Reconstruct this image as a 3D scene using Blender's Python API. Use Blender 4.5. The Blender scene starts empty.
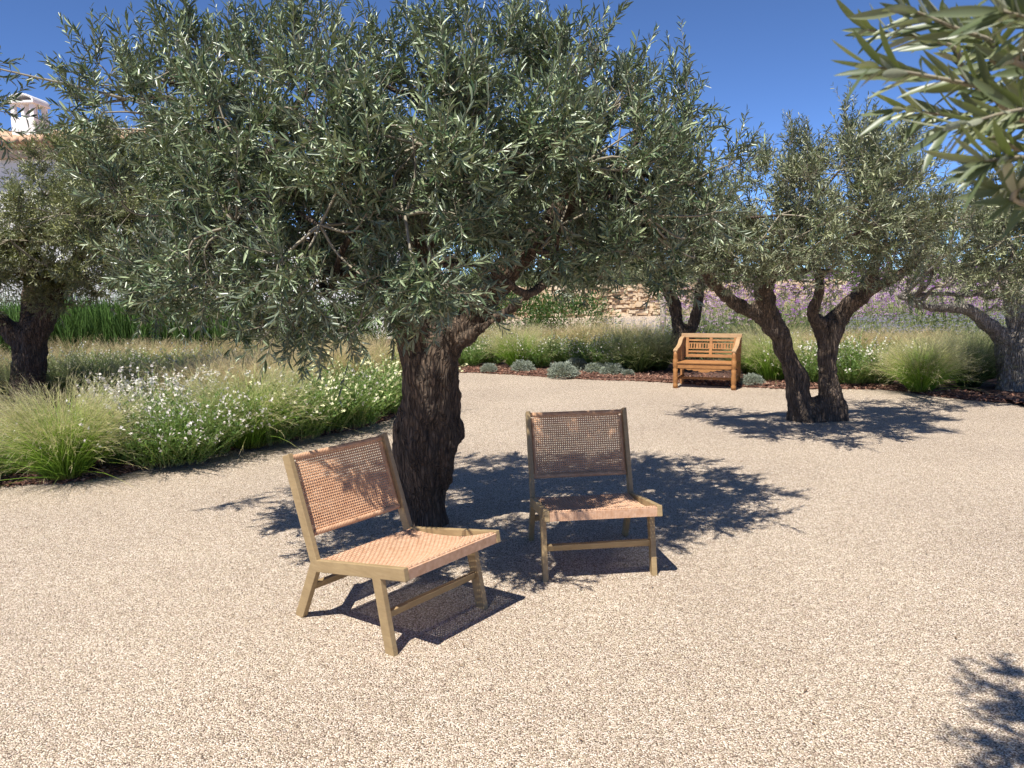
import bpy, math, random
import numpy as np
from mathutils import Vector, Matrix, noise

random.seed(7)
RNG = np.random.default_rng(11)
SC = bpy.context.scene
COL = SC.collection

# ------------------------------------------------------------------ camera
PITCH, ROLL, F, H = 0.1364, 0.0223, 775.5, 1.6
cF = Vector((0, math.cos(PITCH), -math.sin(PITCH)))
cR0 = Vector((1, 0, 0))
cU0 = Vector((0, math.sin(PITCH), math.cos(PITCH)))
cR = cR0 * math.cos(ROLL) - cU0 * math.sin(ROLL)
cU = cR0 * math.sin(ROLL) + cU0 * math.cos(ROLL)
cam_d = bpy.data.cameras.new('camera')
cam = bpy.data.objects.new('camera', cam_d)
COL.objects.link(cam)
cam.matrix_world = Matrix(((cR.x, cU.x, -cF.x, 0), (cR.y, cU.y, -cF.y, 0), (cR.z, cU.z, -cF.z, H), (0, 0, 0, 1)))
cam_d.sensor_width = 36
cam_d.lens = F / 1024 * 36
cam_d.clip_start = 0.05
cam_d.clip_end = 3000
cam_d.dof.use_dof = True
cam_d.dof.focus_distance = 5.0
cam_d.dof.aperture_fstop = 9.5
SC.camera = cam


def ray(u, v):
    return cF * F + cR * (u - 512) + cU * (384 - v)


def at(u, v, Y):
    d = ray(u, v)
    t = Y / d.y
    return Vector((d.x * t, Y, H + d.z * t))


def gp(u, v, z=0.0):
    d = ray(u, v)
    t = (z - H) / d.z
    return Vector((d.x * t, d.y * t, z))


# ------------------------------------------------------------------ mesh helpers
def mesh_from(name, V, faces_flat, sizes, mats, midx=None, uv=None, smooth=True):
    me = bpy.data.meshes.new(name)
    V = np.asarray(V, dtype=np.float32)
    ff = np.asarray(faces_flat, dtype=np.int32)
    sz = np.asarray(sizes, dtype=np.int32)
    me.vertices.add(len(V)); me.vertices.foreach_set('co', V.ravel())
    me.loops.add(len(ff)); me.loops.foreach_set('vertex_index', ff)
    me.polygons.add(len(sz))
    st = np.zeros(len(sz), dtype=np.int32); st[1:] = np.cumsum(sz)[:-1]
    me.polygons.foreach_set('loop_start', st)
    me.polygons.foreach_set('loop_total', sz)
    if midx is not None:
        me.polygons.foreach_set('material_index', np.asarray(midx, dtype=np.int32))
    me.polygons.foreach_set('use_smooth', np.full(len(sz), smooth))
    for m in mats:
        me.materials.append(m)
    if uv is not None:
        l = me.uv_layers.new(name='UVMap')
        l.data.foreach_set('uv', np.asarray(uv, dtype=np.float32)[ff].ravel())
    me.update(calc_edges=True)
    me.validate()
    return me


class MB:
    """collects quads/tris with per-vertex uv and material index"""
    def __init__(s):
        s.V = []; s.F = []; s.S = []; s.M = []; s.UV = []; s.n = 0

    def add(s, V, F, m=0, uv=None):
        """V (n,3); F (k,c) array of equal sized faces"""
        V = np.asarray(V, dtype=np.float64).reshape(-1, 3)
        F = np.asarray(F, dtype=np.int64)
        s.V.append(V); s.F.append((F + s.n).ravel())
        s.S.append(np.full(len(F), F.shape[1])); s.M.append(np.full(len(F), m))
        s.UV.append(np.zeros((len(V), 2)) if uv is None else np.asarray(uv).reshape(-1, 2))
        s.n += len(V)

    def mesh(s, name, mats, smooth=True):
        return mesh_from(name, np.concatenate(s.V), np.concatenate(s.F), np.concatenate(s.S), mats,
                         np.concatenate(s.M), np.concatenate(s.UV), smooth)

    def build(s, name, mats, parent=None, smooth=True, bevel=0):
        if not isinstance(mats, (list, tuple)):
            mats = [mats]
        o = bpy.data.objects.new(name, s.mesh(name, mats, smooth))
        COL.objects.link(o)
        if parent:
            o.parent = parent
        if bevel:
            b = o.modifiers.new('bevel', 'BEVEL'); b.width = bevel; b.segments = 2; b.limit_method = 'ANGLE'
        return o

    # --- shapes
    def box(s, c, size, rot=None, m=0):
        c = np.array(c, float); h = np.array(size, float) / 2
        P = np.array([[x, y, z] for x in (-1, 1) for y in (-1, 1) for z in (-1, 1)]) * h
        if rot is not None:
            P = P @ np.array(rot).T
        F = [[0, 1, 3, 2], [4, 6, 7, 5], [0, 4, 5, 1], [2, 3, 7, 6], [0, 2, 6, 4], [1, 5, 7, 3]]
        s.add(P + c, F, m)

    def plank(s, p0, p1, wdir, w, t, m=0):
        """beam from p0 to p1, width w along wdir, thickness t across"""
        p0 = np.array(p0, float); p1 = np.array(p1, float)
        d = p1 - p0; L = np.linalg.norm(d); d /= L
        wd = np.array(wdir, float); wd -= d * (wd @ d); wd /= np.linalg.norm(wd)
        td = np.cross(d, wd)
        s.box((p0 + p1) / 2, (L, w, t), np.stack([d, wd, td], 1), m)

    def tube(s, pts, rad, n=8, m=0, cap=True, bump=0.0, ridges=0, seed=0.0, twist=0.0):
        pts = np.array([list(p) for p in pts], float)
        rad = np.broadcast_to(np.asarray(rad, float), (len(pts),))
        T = np.gradient(pts, axis=0); T /= np.linalg.norm(T, axis=1)[:, None] + 1e-9
        ref = np.array([0, 0, 1.0]) if abs(T[0][2]) < .9 else np.array([1.0, 0, 0])
        A = np.cross(T[0], ref); A /= np.linalg.norm(A)
        V = []; a = np.linspace(0, 2 * math.pi, n, endpoint=False)
        dist = 0
        for i in range(len(pts)):
            if i:
                dist += np.linalg.norm(pts[i] - pts[i - 1])
            A = A - T[i] * (A @ T[i]); A /= np.linalg.norm(A)
            B = np.cross(T[i], A)
            r = rad[i] * np.ones(n)
            if ridges:
                r = r * (1 + bump * np.sin(ridges * a + twist * dist + seed) + .6 * bump * np.sin((ridges * 2 + 1) * a - 1.7 * twist * dist + seed * 2))
            V.append(pts[i] + r[:, None] * (np.cos(a)[:, None] * A + np.sin(a)[:, None] * B))
        V = np.concatenate(V)
        i = np.arange(len(pts) - 1)[:, None] * n; j = np.arange(n)[None, :]; k = (j + 1) % n
        F = np.stack([i + j, i + k, i + n + k, i + n + j], -1).reshape(-1, 4)
        s.add(V, F, m)
        if cap:
            for off, rev in ((0, True), ((len(pts) - 1) * n, False)):
                idx = list(range(off, off + n))
                if rev:
                    idx = idx[::-1]
                s.F.append(np.array(idx) + s.n - len(V)); s.S.append(np.array([n])); s.M.append(np.array([m]))

    def lathe(s, c, prof, n=14, m=0):
        """prof: list of (r,z)"""
        s.tube([(c[0], c[1], c[2] + z) for r, z in prof], [r for r, z in prof], n, m)


def spline(P, k=6):
    """Catmull-Rom through rows of P (any width)"""
    P = np.array([list(p) for p in P], float)
    Q = np.vstack([2 * P[0] - P[1], P, 2 * P[-1] - P[-2]])
    out = []
    for i in range(1, len(Q) - 2):
        for t in np.linspace(0, 1, k, endpoint=False):
            a, b, c, d = Q[i - 1], Q[i], Q[i + 1], Q[i + 2]
            out.append(.5 * (2 * b + (c - a) * t + (2 * a - 5 * b + 4 * c - d) * t * t + (3 * b - a - 3 * c + d) * t ** 3))
    out.append(P[-1])
    return np.array(out)


def empty(name, loc, rz=0.0):
    o = bpy.data.objects.new(name, None); COL.objects.link(o)
    o.location = loc; o.rotation_euler = (0, 0, rz)
    o.empty_display_size = .2
    return o


def tag(o, label=None, cat=None, group=None, kind=None):
    if label: o['label'] = label
    if cat: o['category'] = cat
    if group: o['group'] = group
    if kind: o['kind'] = kind
    return o


def copy_tree(o, parent=None):
    c = o.copy(); COL.objects.link(c)
    c.parent = parent
    for ch in list(o.children):
        copy_tree(ch, c)
    return c


# ------------------------------------------------------------------ materials
def mat(name):
    m = bpy.data.materials.new(name); m.use_nodes = True
    nt = m.node_tree
    for n in list(nt.nodes):
        nt.nodes.remove(n)
    out = nt.nodes.new('ShaderNodeOutputMaterial')
    b = nt.nodes.new('ShaderNodeBsdfPrincipled')
    nt.links.new(b.outputs[0], out.inputs[0])
    return m, nt, b, out


def N(nt, t, **kw):
    n = nt.nodes.new(t)
    for k, v in kw.items():
        if k in ('ins',):
            for i, x in v.items():
                n.inputs[i].default_value = x
        else:
            setattr(n, k, v)
    return n


def ramp(nt, fac, stops, interp='LINEAR'):
    r = nt.nodes.new('ShaderNodeValToRGB')
    r.color_ramp.interpolation = interp
    e = r.color_ramp.elements
    while len(e) < len(stops):
        e.new(.5)
    for i, (p, c) in enumerate(stops):
        e[i].position = p; e[i].color = (*c, 1)
    nt.links.new(fac, r.inputs[0])
    return r.outputs[0]


def mix(nt, fac, a, b, mode='MIX'):
    m = nt.nodes.new('ShaderNodeMix'); m.data_type = 'RGBA'; m.blend_type = mode
    for i, x in ((0, fac), (6, a), (7, b)):
        if isinstance(x, (int, float)):
            m.inputs[i].default_value = x
        elif isinstance(x, tuple):
            m.inputs[i].default_value = (*x, 1)
        else:
            nt.links.new(x, m.inputs[i])
    return m.outputs[2]


def tex(nt, kind, scale, vec=None, detail=4, rough=.55, out=0, **kw):
    n = nt.nodes.new('ShaderNodeTex' + kind)
    n.inputs['Scale'].default_value = scale
    if kind == 'Noise':
        n.inputs['Detail'].default_value = detail; n.inputs['Roughness'].default_value = rough
    for k, v in kw.items():
        setattr(n, k, v)
    if vec is not None:
        nt.links.new(vec, n.inputs['Vector'])
    return n.outputs[out]


def coords(nt, scale=(1, 1, 1), kind='Object', rot=(0, 0, 0)):
    tc = nt.nodes.new('ShaderNodeTexCoord'); mp = nt.nodes.new('ShaderNodeMapping')
    mp.inputs['Scale'].default_value = scale; mp.inputs['Rotation'].default_value = rot
    nt.links.new(tc.outputs[kind], mp.inputs[0])
    return mp.outputs[0]


def bump(nt, b, h, strength=.5, dist=.01):
    n = nt.nodes.new('ShaderNodeBump'); n.inputs['Strength'].default_value = strength
    n.inputs['Distance'].default_value = dist
    nt.links.new(h, n.inputs['Height']); nt.links.new(n.outputs[0], b.inputs['Normal'])
    return n


def leaf_mat(name, front, front2, back, trans=.18, rough=.42, tcol=(.25, .32, .05)):
    m, nt, b, out = mat(name)
    uv = nt.nodes.new('ShaderNodeUVMap'); sx = nt.nodes.new('ShaderNodeSeparateXYZ')
    nt.links.new(uv.outputs[0], sx.inputs[0])
    pw = N(nt, 'ShaderNodeMath', operation='POWER'); pw.inputs[1].default_value = 1.8 if name.startswith('olive') else 1.0
    nt.links.new(sx.outputs[0], pw.inputs[0])
    f = mix(nt, pw.outputs[0], front, front2)
    g = nt.nodes.new('ShaderNodeNewGeometry')
    c = mix(nt, g.outputs['Backfacing'], f, back)
    nt.links.new(c, b.inputs['Base Color'])
    b.inputs['Roughness'].default_value = rough
    b.inputs['Specular IOR Level'].default_value = .5
    t = nt.nodes.new('ShaderNodeBsdfTranslucent'); t.inputs[0].default_value = (*tcol, 1)
    ms = nt.nodes.new('ShaderNodeMixShader'); ms.inputs[0].default_value = trans
    nt.links.new(b.outputs[0], ms.inputs[1]); nt.links.new(t.outputs[0], ms.inputs[2])
    nt.links.new(ms.outputs[0], out.inputs[0])
    return m


def blade_mat(name, stops, trans=.25, rough=.6, var=(.55, 1.3)):
    """colour runs along the blade (uv.y), brightness varies per blade (uv.x)"""
    m, nt, b, out = mat(name)
    uv = nt.nodes.new('ShaderNodeUVMap'); sx = nt.nodes.new('ShaderNodeSeparateXYZ')
    nt.links.new(uv.outputs[0], sx.inputs[0])
    c = ramp(nt, sx.outputs[1], stops)
    mr = nt.nodes.new('ShaderNodeMapRange'); nt.links.new(sx.outputs[0], mr.inputs[0])
    mr.inputs[3].default_value, mr.inputs[4].default_value = var
    cc = mix(nt, 1.0, c, mr.outputs[0], 'MULTIPLY')
    nt.links.new(cc, b.inputs['Base Color']); b.inputs['Roughness'].default_value = rough
    b.inputs['Specular IOR Level'].default_value = .3
    t = nt.nodes.new('ShaderNodeBsdfTranslucent'); nt.links.new(cc, t.inputs[0])
    ms = nt.nodes.new('ShaderNodeMixShader'); ms.inputs[0].default_value = trans
    nt.links.new(b.outputs[0], ms.inputs[1]); nt.links.new(t.outputs[0], ms.inputs[2])
    nt.links.new(ms.outputs[0], out.inputs[0])
    return m


def plain(name, c1, c2, scale=8, rough=.8, bscale=60, bstr=.3, bdist=.004, stretch=(1, 1, 1)):
    m, nt, b, out = mat(name)
    v = coords(nt, stretch)
    n = tex(nt, 'Noise', scale, v, 6, .6)
    nt.links.new(ramp(nt, n, [(.3, c1), (.7, c2)]), b.inputs['Base Color'])
    b.inputs['Roughness'].default_value = rough
    bump(nt, b, tex(nt, 'Noise', bscale, v, 4, .6), bstr, bdist)
    return m


def gravel_mat():
    m, nt, b, out = mat('gravel')
    v = coords(nt)
    # warp slightly so that the stones are not a clean cell pattern
    vo = nt.nodes.new('ShaderNodeTexVoronoi'); vo.inputs['Scale'].default_value = 165; vo.voronoi_dimensions = '2D'
    nt.links.new(v, vo.inputs['Vector'])
    sx = nt.nodes.new('ShaderNodeSeparateColor'); nt.links.new(vo.outputs['Color'], sx.inputs[0])
    stone = ramp(nt, sx.outputs[0], [(0, (.18, .14, .11)), (.10, (.42, .34, .25)), (.45, (.60, .50, .385)), (.72, (.78, .67, .53)), (1, (1.0, .93, .82))])
    stone = mix(nt, 1.0, stone, ramp(nt, sx.outputs[2], [(0, (1.0, .93, .92)), (.5, (1, 1, 1)), (1, (1.0, 1.0, .90))]), 'MULTIPLY')
    gap = ramp(nt, vo.outputs['Distance'], [(.3, (1, 1, 1)), (.7, (.30, .245, .20))])
    c = mix(nt, 1.0, stone, gap, 'MULTIPLY')
    big = ramp(nt, tex(nt, 'Noise', .8, v, 5, .6), [(.3, (.90, .88, .87)), (.7, (1.06, 1.05, 1.04))])
    c = mix(nt, 1.0, c, big, 'MULTIPLY')
    mid = ramp(nt, tex(nt, 'Noise', 22, v, 3, .6), [(.3, (.9, .88, .87)), (.7, (1.08, 1.08, 1.08))])
    c = mix(nt, 1.0, c, mid, 'MULTIPLY')
    nt.links.new(c, b.inputs['Base Color'])
    b.inputs['Roughness'].default_value = .85
    inv = N(nt, 'ShaderNodeMath', operation='SUBTRACT'); inv.inputs[0].default_value = 1
    nt.links.new(vo.outputs['Distance'], inv.inputs[1])
    ad = N(nt, 'ShaderNodeMath', operation='MULTIPLY_ADD')
    nt.links.new(sx.outputs[1], ad.inputs[0]); ad.inputs[1].default_value = .9
    nt.links.new(inv.outputs[0], ad.inputs[2])
    b1 = N(nt, 'ShaderNodeBump'); b1.inputs['Strength'].default_value = 1.0; b1.inputs['Distance'].default_value = .005
    nt.links.new(ad.outputs[0], b1.inputs['Height'])
    b2 = N(nt, 'ShaderNodeBump'); b2.inputs['Strength'].default_value = .5; b2.inputs['Distance'].default_value = .03
    nt.links.new(tex(nt, 'Noise', 9, v, 4, .6), b2.inputs['Height'])
    nt.links.new(b1.outputs[0], b2.inputs['Normal'])
    nt.links.new(b2.outputs[0], b.inputs['Normal'])
    return m


def bark_mat(name, dark, light):
    m, nt, b, out = mat(name)
    v = coords(nt, (1, 1, .20))
    n1 = tex(nt, 'Noise', 26, v, 8, .65)
    w = nt.nodes.new('ShaderNodeTexVoronoi'); w.feature = 'DISTANCE_TO_EDGE'; w.inputs['Scale'].default_value = 48
    wv = mix(nt, .12, v, tex(nt, 'Noise', 6, v, 3, .5, out=1))
    nt.links.new(wv, w.inputs['Vector'])
    cr = ramp(nt, w.outputs['Distance'], [(0, (0, 0, 0)), (.25, (1, 1, 1))])
    c = ramp(nt, n1, [(.3, dark), (.72, light)])
    c = mix(nt, .45, c, mix(nt, 1.0, c, cr, 'MULTIPLY'))
    nt.links.new(c, b.inputs['Base Color']); b.inputs['Roughness'].default_value = .92
    h = mix(nt, .5, n1, cr)
    bump(nt, b, h, 1.0, .035)
    return m


def wood_mat(name, c1, c2, rough=.5, rot=(0, 0, 0)):
    m, nt, b, out = mat(name)
    v = coords(nt, (3, 3, 3))
    n = tex(nt, 'Noise', 3, v, 4, .6)
    v2 = coords(nt, (14, 14, 90))
    n2 = tex(nt, 'Noise', 1, v2, 4, .65)
    f = mix(nt, .5, n, n2)
    nt.links.new(ramp(nt, f, [(.32, c1), (.68, c2)]), b.inputs['Base Color'])
    b.inputs['Roughness'].default_value = rough
    bump(nt, b, n2, .25, .002)
    return m


M = {}
M['gravel'] = gravel_mat()
M['leaf'] = leaf_mat('olive_leaf', (.040, .076, .028), (.38, .44, .24), (.15, .18, .12), trans=.06, rough=.34)
M['leaf_yellow'] = leaf_mat('olive_leaf_yellowish', (.07, .09, .022), (.42, .42, .18), (.26, .27, .15), trans=.10, rough=.36)
M['leaf_grey'] = leaf_mat('olive_leaf_greyish', (.055, .078, .026), (.42, .43, .25), (.22, .24, .15), trans=.08, rough=.36)
M['leaf_near'] = leaf_mat('olive_leaf_near', (.075, .10, .045), (.24, .26, .13), (.32, .33, .24), trans=.15, rough=.4)
M['twig'] = plain('olive_twig', (.20, .17, .12), (.32, .28, .2), 20)
M['bark'] = bark_mat('olive_bark', (.028, .019, .013), (.24, .165, .11))
M['bark_brown'] = bark_mat('olive_bark_brown', (.04, .028, .019), (.27, .19, .13))
M['bark_grey'] = bark_mat('olive_bark_grey', (.20, .17, .14), (.50, .45, .38))  # grey bark, lightened in colour to stand in for sunlight on the trunk
M['wood'] = wood_mat('chair_wood', (.25, .170, .080), (.38, .270, .135), .5)
M['cane'] = plain('woven_cane', (.50, .265, .14), (.64, .385, .225), 30, .55, 200, .2, .001)
M['cane_seat'] = plain('woven_cane_seat', (.50, .275, .155), (.68, .44, .29), 40, .5, 200, .2, .001)
M['teak'] = wood_mat('bench_teak', (.24, .10, .03), (.42, .195, .06), .6)
M['teak_pale'] = wood_mat('bench_teak_pale', (.30, .18, .085), (.44, .28, .14), .65)  # paler teak tone for the armrests and top rail
M['white'] = plain('white_render', (.74, .72, .69), (.82, .80, .77), 3, .9, 30, .3, .01)
M['terracotta'] = plain('terracotta_tile', (.42, .24, .14), (.62, .42, .28), 6, .85, 40, .4, .01)
M['tan'] = plain('tan_cornice', (.50, .38, .26), (.58, .46, .33), 5, .9)
M['mulch_soil'] = plain('mulch_soil', (.05, .025, .018), (.16, .085, .06), 40, .95, 50, 1.0, .03)
M['post'] = plain('pale_wood_post', (.38, .32, .24), (.5, .44, .34), 6, .8, 40, .3, .004, (1, 1, .2))


def chip_mat():
    m, nt, b, out = mat('bark_chip')
    uv = nt.nodes.new('ShaderNodeUVMap'); sx = nt.nodes.new('ShaderNodeSeparateXYZ')
    nt.links.new(uv.outputs[0], sx.inputs[0])
    c = ramp(nt, sx.outputs[0], [(0, (.07, .03, .02)), (.5, (.17, .08, .05)), (.85, (.28, .14, .09)), (1, (.42, .28, .2))])
    nt.links.new(c, b.inputs['Base Color']); b.inputs['Roughness'].default_value = .9
    return m


M['chip'] = chip_mat()
M['stipa'] = blade_mat('feather_grass', [(0, (.22, .22, .05)), (.12, (.17, .32, .035)), (.68, (.32, .50, .07)), (.86, (.52, .52, .20)), (1, (.84, .68, .50))], .4)
M['stipa_dry'] = blade_mat('straw_grass', [(0, (.07, .10, .02)), (.4, (.17, .28, .045)), (.66, (.34, .40, .11)), (.84, (.60, .50, .24)), (1, (.74, .58, .38))], .4)
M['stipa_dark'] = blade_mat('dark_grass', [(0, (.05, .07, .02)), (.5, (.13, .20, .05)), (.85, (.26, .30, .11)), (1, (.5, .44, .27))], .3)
M['gaura_leaf'] = leaf_mat('gaura_leaf', (.045, .10, .018), (.15, .25, .05), (.12, .2, .05), .25, .5, (.35, .55, .08))
M['gaura_stem'] = plain('gaura_stem', (.20, .26, .08), (.34, .36, .14), 20)
M['petal'] = leaf_mat('white_petal', (.84, .80, .70), (.86, .78, .70), (.82, .78, .7), .3, .6, (.8, .75, .7))
M['petal_yellow'] = leaf_mat('cream_petal', (.86, .82, .55), (.84, .84, .45), (.8, .78, .5), .3, .6, (.8, .75, .4))
M['santolina'] = leaf_mat('silver_cushion_leaf', (.22, .25, .19), (.34, .37, .30), (.28, .31, .25), .1, .8)
M['purple'] = leaf_mat('purple_floret', (.36, .12, .40), (.58, .32, .60), (.4, .2, .48), .25, .7, (.5, .2, .6))
M['pink'] = leaf_mat('pale_pink_floret', (.62, .42, .52), (.75, .60, .66), (.6, .45, .55), .25, .7, (.6, .4, .5))
M['blue'] = leaf_mat('lavender_floret', (.32, .30, .38), (.46, .44, .52), (.34, .33, .4), .2, .7, (.3, .3, .6))
M['verbena_leaf'] = leaf_mat('grey_green_leaf', (.055, .095, .035), (.12, .17, .07), (.12, .16, .08), .2, .6)
M['hedge_leaf'] = leaf_mat('hedge_leaf', (.035, .09, .018), (.09, .17, .035), (.07, .13, .035), .2, .4)
M['reed'] = blade_mat('reed_leaf', [(0, (.05, .09, .02)), (1, (.12, .22, .05))], .3)

# ------------------------------------------------------------------ foliage generators
def unit(a):
    return a / (np.linalg.norm(a, axis=-1, keepdims=True) + 1e-9)


def rand_dirs(n, rng):
    return unit(rng.normal(size=(n, 3)))


def add_leaves(mb, P, D, Nn, L, W, m=0, fold=.12, droop=.12, fine=False, rng=RNG):
    """P base points, D directions, Nn approx normals; one folded lance-shaped blade each"""
    n = len(P)
    D = unit(D); S = unit(np.cross(D, Nn)); U = np.cross(S, D)
    L = np.broadcast_to(L, (n,))[:, None]; W = np.broadcast_to(W, (n,))[:, None]
    r = rng.random(n)
    if not fine:
        base = P; tip = P + D * L - U * L * droop
        a1 = P + D * L * .36; a2 = P + D * L * .72 - U * L * droop * .45
        up = U * W * fold * 2
        l1 = a1 - S * W / 2 + up; r1 = a1 + S * W / 2 + up
        l2 = a2 - S * W * .40 + up * .8; r2 = a2 + S * W * .40 + up * .8
        V = np.stack([base, l1, l2, tip, r2, r1], 1).reshape(-1, 3)
        k = np.arange(n)[:, None] * 6
        # normal must point along U : order base, tip, l2, l1 -> S x ... checked by sign below
        F = np.concatenate([k + np.array([[0, 3, 2, 1]]), k + np.array([[0, 5, 4, 3]])], 0)
        uv = np.zeros((n, 6, 2)); uv[..., 0] = r[:, None]; uv[:, :, 1] = np.array([0, .36, .72, 1, .72, .36])
        mb.add(V, F, m, uv)
    else:
        ts = np.array([0, .06, .18, .35, .55, .75, .9, 1.0]); ws = np.array([.08, .3, .72, .98, 1, .78, .42, .03])
        K = len(ts); rows = []
        bend = rng.normal(0, .06, n)[:, None]
        for t, w in zip(ts, ws):
            c = P + D * L * t - U * L * droop * t * t + S * L * bend * t * t
            rows += [c - S * W * w / 2 + U * W * fold * w, c, c + S * W * w / 2 + U * W * fold * w]
        V = np.stack(rows, 1).reshape(-1, 3)
        f = []
        for i in range(K - 1):
            a = i * 3
            f += [[a, a + 1, a + 4, a + 3], [a + 1, a + 2, a + 5, a + 4]]
        f = np.array(f)
        F = (np.arange(n)[:, None, None] * (3 * K) + f[None]).reshape(-1, 4)
        uv = np.zeros((n, 3 * K, 2)); uv[..., 0] = r[:, None]; uv[..., 1] = np.repeat(ts, 3)[None]
        mb.add(V, F, m, uv)


def add_shoots(mb, R, D, L, leaf, pitch=.016, rng=RNG, mleaf=0, mtwig=1, bend=None, fine=False, wr=.19, twig_r=.0022, upright=.3):
    """leafy shoots: R roots, D directions, L lengths"""
    n = len(R)
    D = unit(D)
    if bend is None:
        bend = rng.normal(0, .25, (n, 3)) + np.array([0, 0, .25])
    # twig: 5 points
    ts = np.linspace(0, 1, 5)
    pt = lambda t: R + D * L[:, None] * t + bend * L[:, None] * t * t * .5
    A = unit(np.cross(D, np.array([.3, .2, 1.0]))); B = np.cross(D, A)
    rows = []
    for t in ts:
        c = pt(t); r = twig_r * (1.25 - .9 * t)
        for a in (0, 2.094, 4.189):
            rows.append(c + r * (math.cos(a) * A + math.sin(a) * B))
    V = np.stack(rows, 1).reshape(-1, 3)
    f = np.array([[i * 3 + j, i * 3 + (j + 1) % 3, i * 3 + 3 + (j + 1) % 3, i * 3 + 3 + j] for i in range(4) for j in range(3)])
    F = (np.arange(n)[:, None, None] * 15 + f[None]).reshape(-1, 4)
    mb.add(V, F, mtwig)
    # leaves
    k = np.maximum(3, (L / pitch).astype(int))
    idx = np.repeat(np.arange(n), k * 2)
    node = np.concatenate([np.repeat(np.arange(q), 2) for q in k])
    side = np.concatenate([np.tile([0, 1], q) for q in k])
    t = (node + .6 + rng.random(len(node)) * .3) / (k[idx])
    t = .08 + .92 * np.clip(t, 0, 1)
    P = R[idx] + D[idx] * (L[idx] * t)[:, None] + bend[idx] * (L[idx] * t * t * .5)[:, None]
    T = unit(D[idx] + bend[idx] * t[:, None])
    ph = rng.random(n) * 6.28
    ang = ph[idx] + node * 1.5708 + side * math.pi + rng.normal(0, .55, len(idx))
    Aa, Bb = A[idx], B[idx]
    out = np.cos(ang)[:, None] * Aa + np.sin(ang)[:, None] * Bb
    sp = np.clip(1.02 - .4 * t + rng.normal(0, .3, len(t)), .15, 1.7)
    LD = unit(T * np.cos(sp)[:, None] + out * np.sin(sp)[:, None])
    LN = unit(T * np.sin(sp)[:, None] - out * np.cos(sp)[:, None] + rng.normal(0, .6, LD.shape) + np.array([0, 0, upright]))
    ll = leaf * rng.uniform(.55, 1.2, len(t)) * (1 - .35 * (t > .9))
    keep = rng.random(len(t)) < .85
    add_leaves(mb, P[keep], LD[keep], LN[keep], ll[keep], ll[keep] * wr * rng.uniform(.85, 1.15, keep.sum()), mleaf, fold=.14, fine=fine, rng=rng,
               droop=.06 if not fine else .1)


def crown(mb, lobes, trunk_tips, rng, leaf=.062, dens=1.0, pitch=.016, shoot=(.10, .30), up=.35, wr=.185, limb_r=.028):
    """lobes: (x,y,z, r, [up bias]) world coordinates; limbs run from the nearest trunk tip to each lobe"""
    for lb in lobes:
        c = np.array(lb[:3], float); r = lb[3]; ub = lb[4] if len(lb) > 4 else up
        # limb
        tip = min(trunk_tips, key=lambda q: np.linalg.norm(np.array(q) - c))
        tip = np.array(tip, float)
        d = c - tip; L = np.linalg.norm(d)
        if L > .15:
            mid1 = tip + d * .35 + rng.normal(0, .07, 3) * L - np.array([0, 0, .08 * L])
            mid2 = tip + d * .7 + rng.normal(0, .06, 3) * L
            P = spline([tip, mid1, mid2, c], 5)
            mb.tube(P, np.linspace(min(limb_r, .012 + .02 * L), .009, len(P)), 7, 2)
        # secondary branches
        nb = int(8 * max(1, r / .45))
        dirs = unit(rand_dirs(nb, rng) + np.array([0, 0, ub * .6]))
        ends = c + dirs * r * rng.uniform(.55, .95, nb)[:, None]
        for e in ends:
            P = spline([c, (c + e) / 2 + rng.normal(0, .04, 3), e], 4)
            mb.tube(P, np.linspace(.008, .003, len(P)), 4, 1, cap=False)
        # shoots
        ns = int(124 * dens * (r / .45) ** 2)
        o = rand_dirs(ns, rng); o[:, 2] *= .95
        R = c + o * (r * rng.uniform(.35, 1.0, ns) ** .7)[:, None]
        # pull roots partly towards branch ends so that the foliage clumps
        ne = ends[np.argmin(np.linalg.norm(R[:, None] - ends[None], axis=2), axis=1)]
        R = R * .3 + ne * .7
        D = unit(o * .6 + np.array([0, 0, ub]) + rng.normal(0, .5, (ns, 3)))
        Ls = rng.uniform(*shoot, ns)
        add_shoots(mb, R, D, Ls, leaf, pitch, rng, wr=wr)


def trunk_object(name, limbs, material, parent, voxel=.02, seed=0, amp=.03):
    """limbs: list of lists of (x,y,z,r); fused into one skin and roughened into twisted ridges"""
    mb = MB()
    for li, P in enumerate(limbs):
        Q = spline(P, 8)
        mb.tube(Q[:, :3], Q[:, 3], 20, 0, bump=.10, ridges=4, seed=seed + li, twist=4)
    o = mb.build(name, material, parent)
    md = o.modifiers.new('fuse', 'REMESH'); md.mode = 'VOXEL'; md.voxel_size = voxel; md.use_smooth_shade = True
    dg = bpy.context.evaluated_depsgraph_get()
    me = bpy.data.meshes.new_from_object(o.evaluated_get(dg))
    o.modifiers.clear(); o.data = me
    n = len(me.vertices)
    co = np.zeros(n * 3, np.float32); me.vertices.foreach_get('co', co); co = co.reshape(-1, 3)
    no = np.zeros(n * 3, np.float32); me.vertex_normals.foreach_get('vector', no); no = no.reshape(-1, 3)
    out = np.empty_like(co)
    for i in range(n):
        x, y, z = co[i]
        tw = z * 1.6
        ca, sa = math.cos(tw), math.sin(tw)
        q = Vector((x * ca - y * sa, x * sa + y * ca, z * .18)) * 15 + Vector((seed, 0, 0))
        a = noise.noise(q) + .8 * noise.noise(q * 2.6) + .5 * noise.noise(q * 5)
        b = noise.noise(Vector((x, y, z)) * 5 + Vector((0, seed, 0)))
        out[i] = co[i] + no[i] * (amp * .55 * a + amp * .9 * b)
    me.vertices.foreach_set('co', out.ravel())
    me.polygons.foreach_set('use_smooth', np.full(len(me.polygons), True))
    me.update()
    return o


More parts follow.
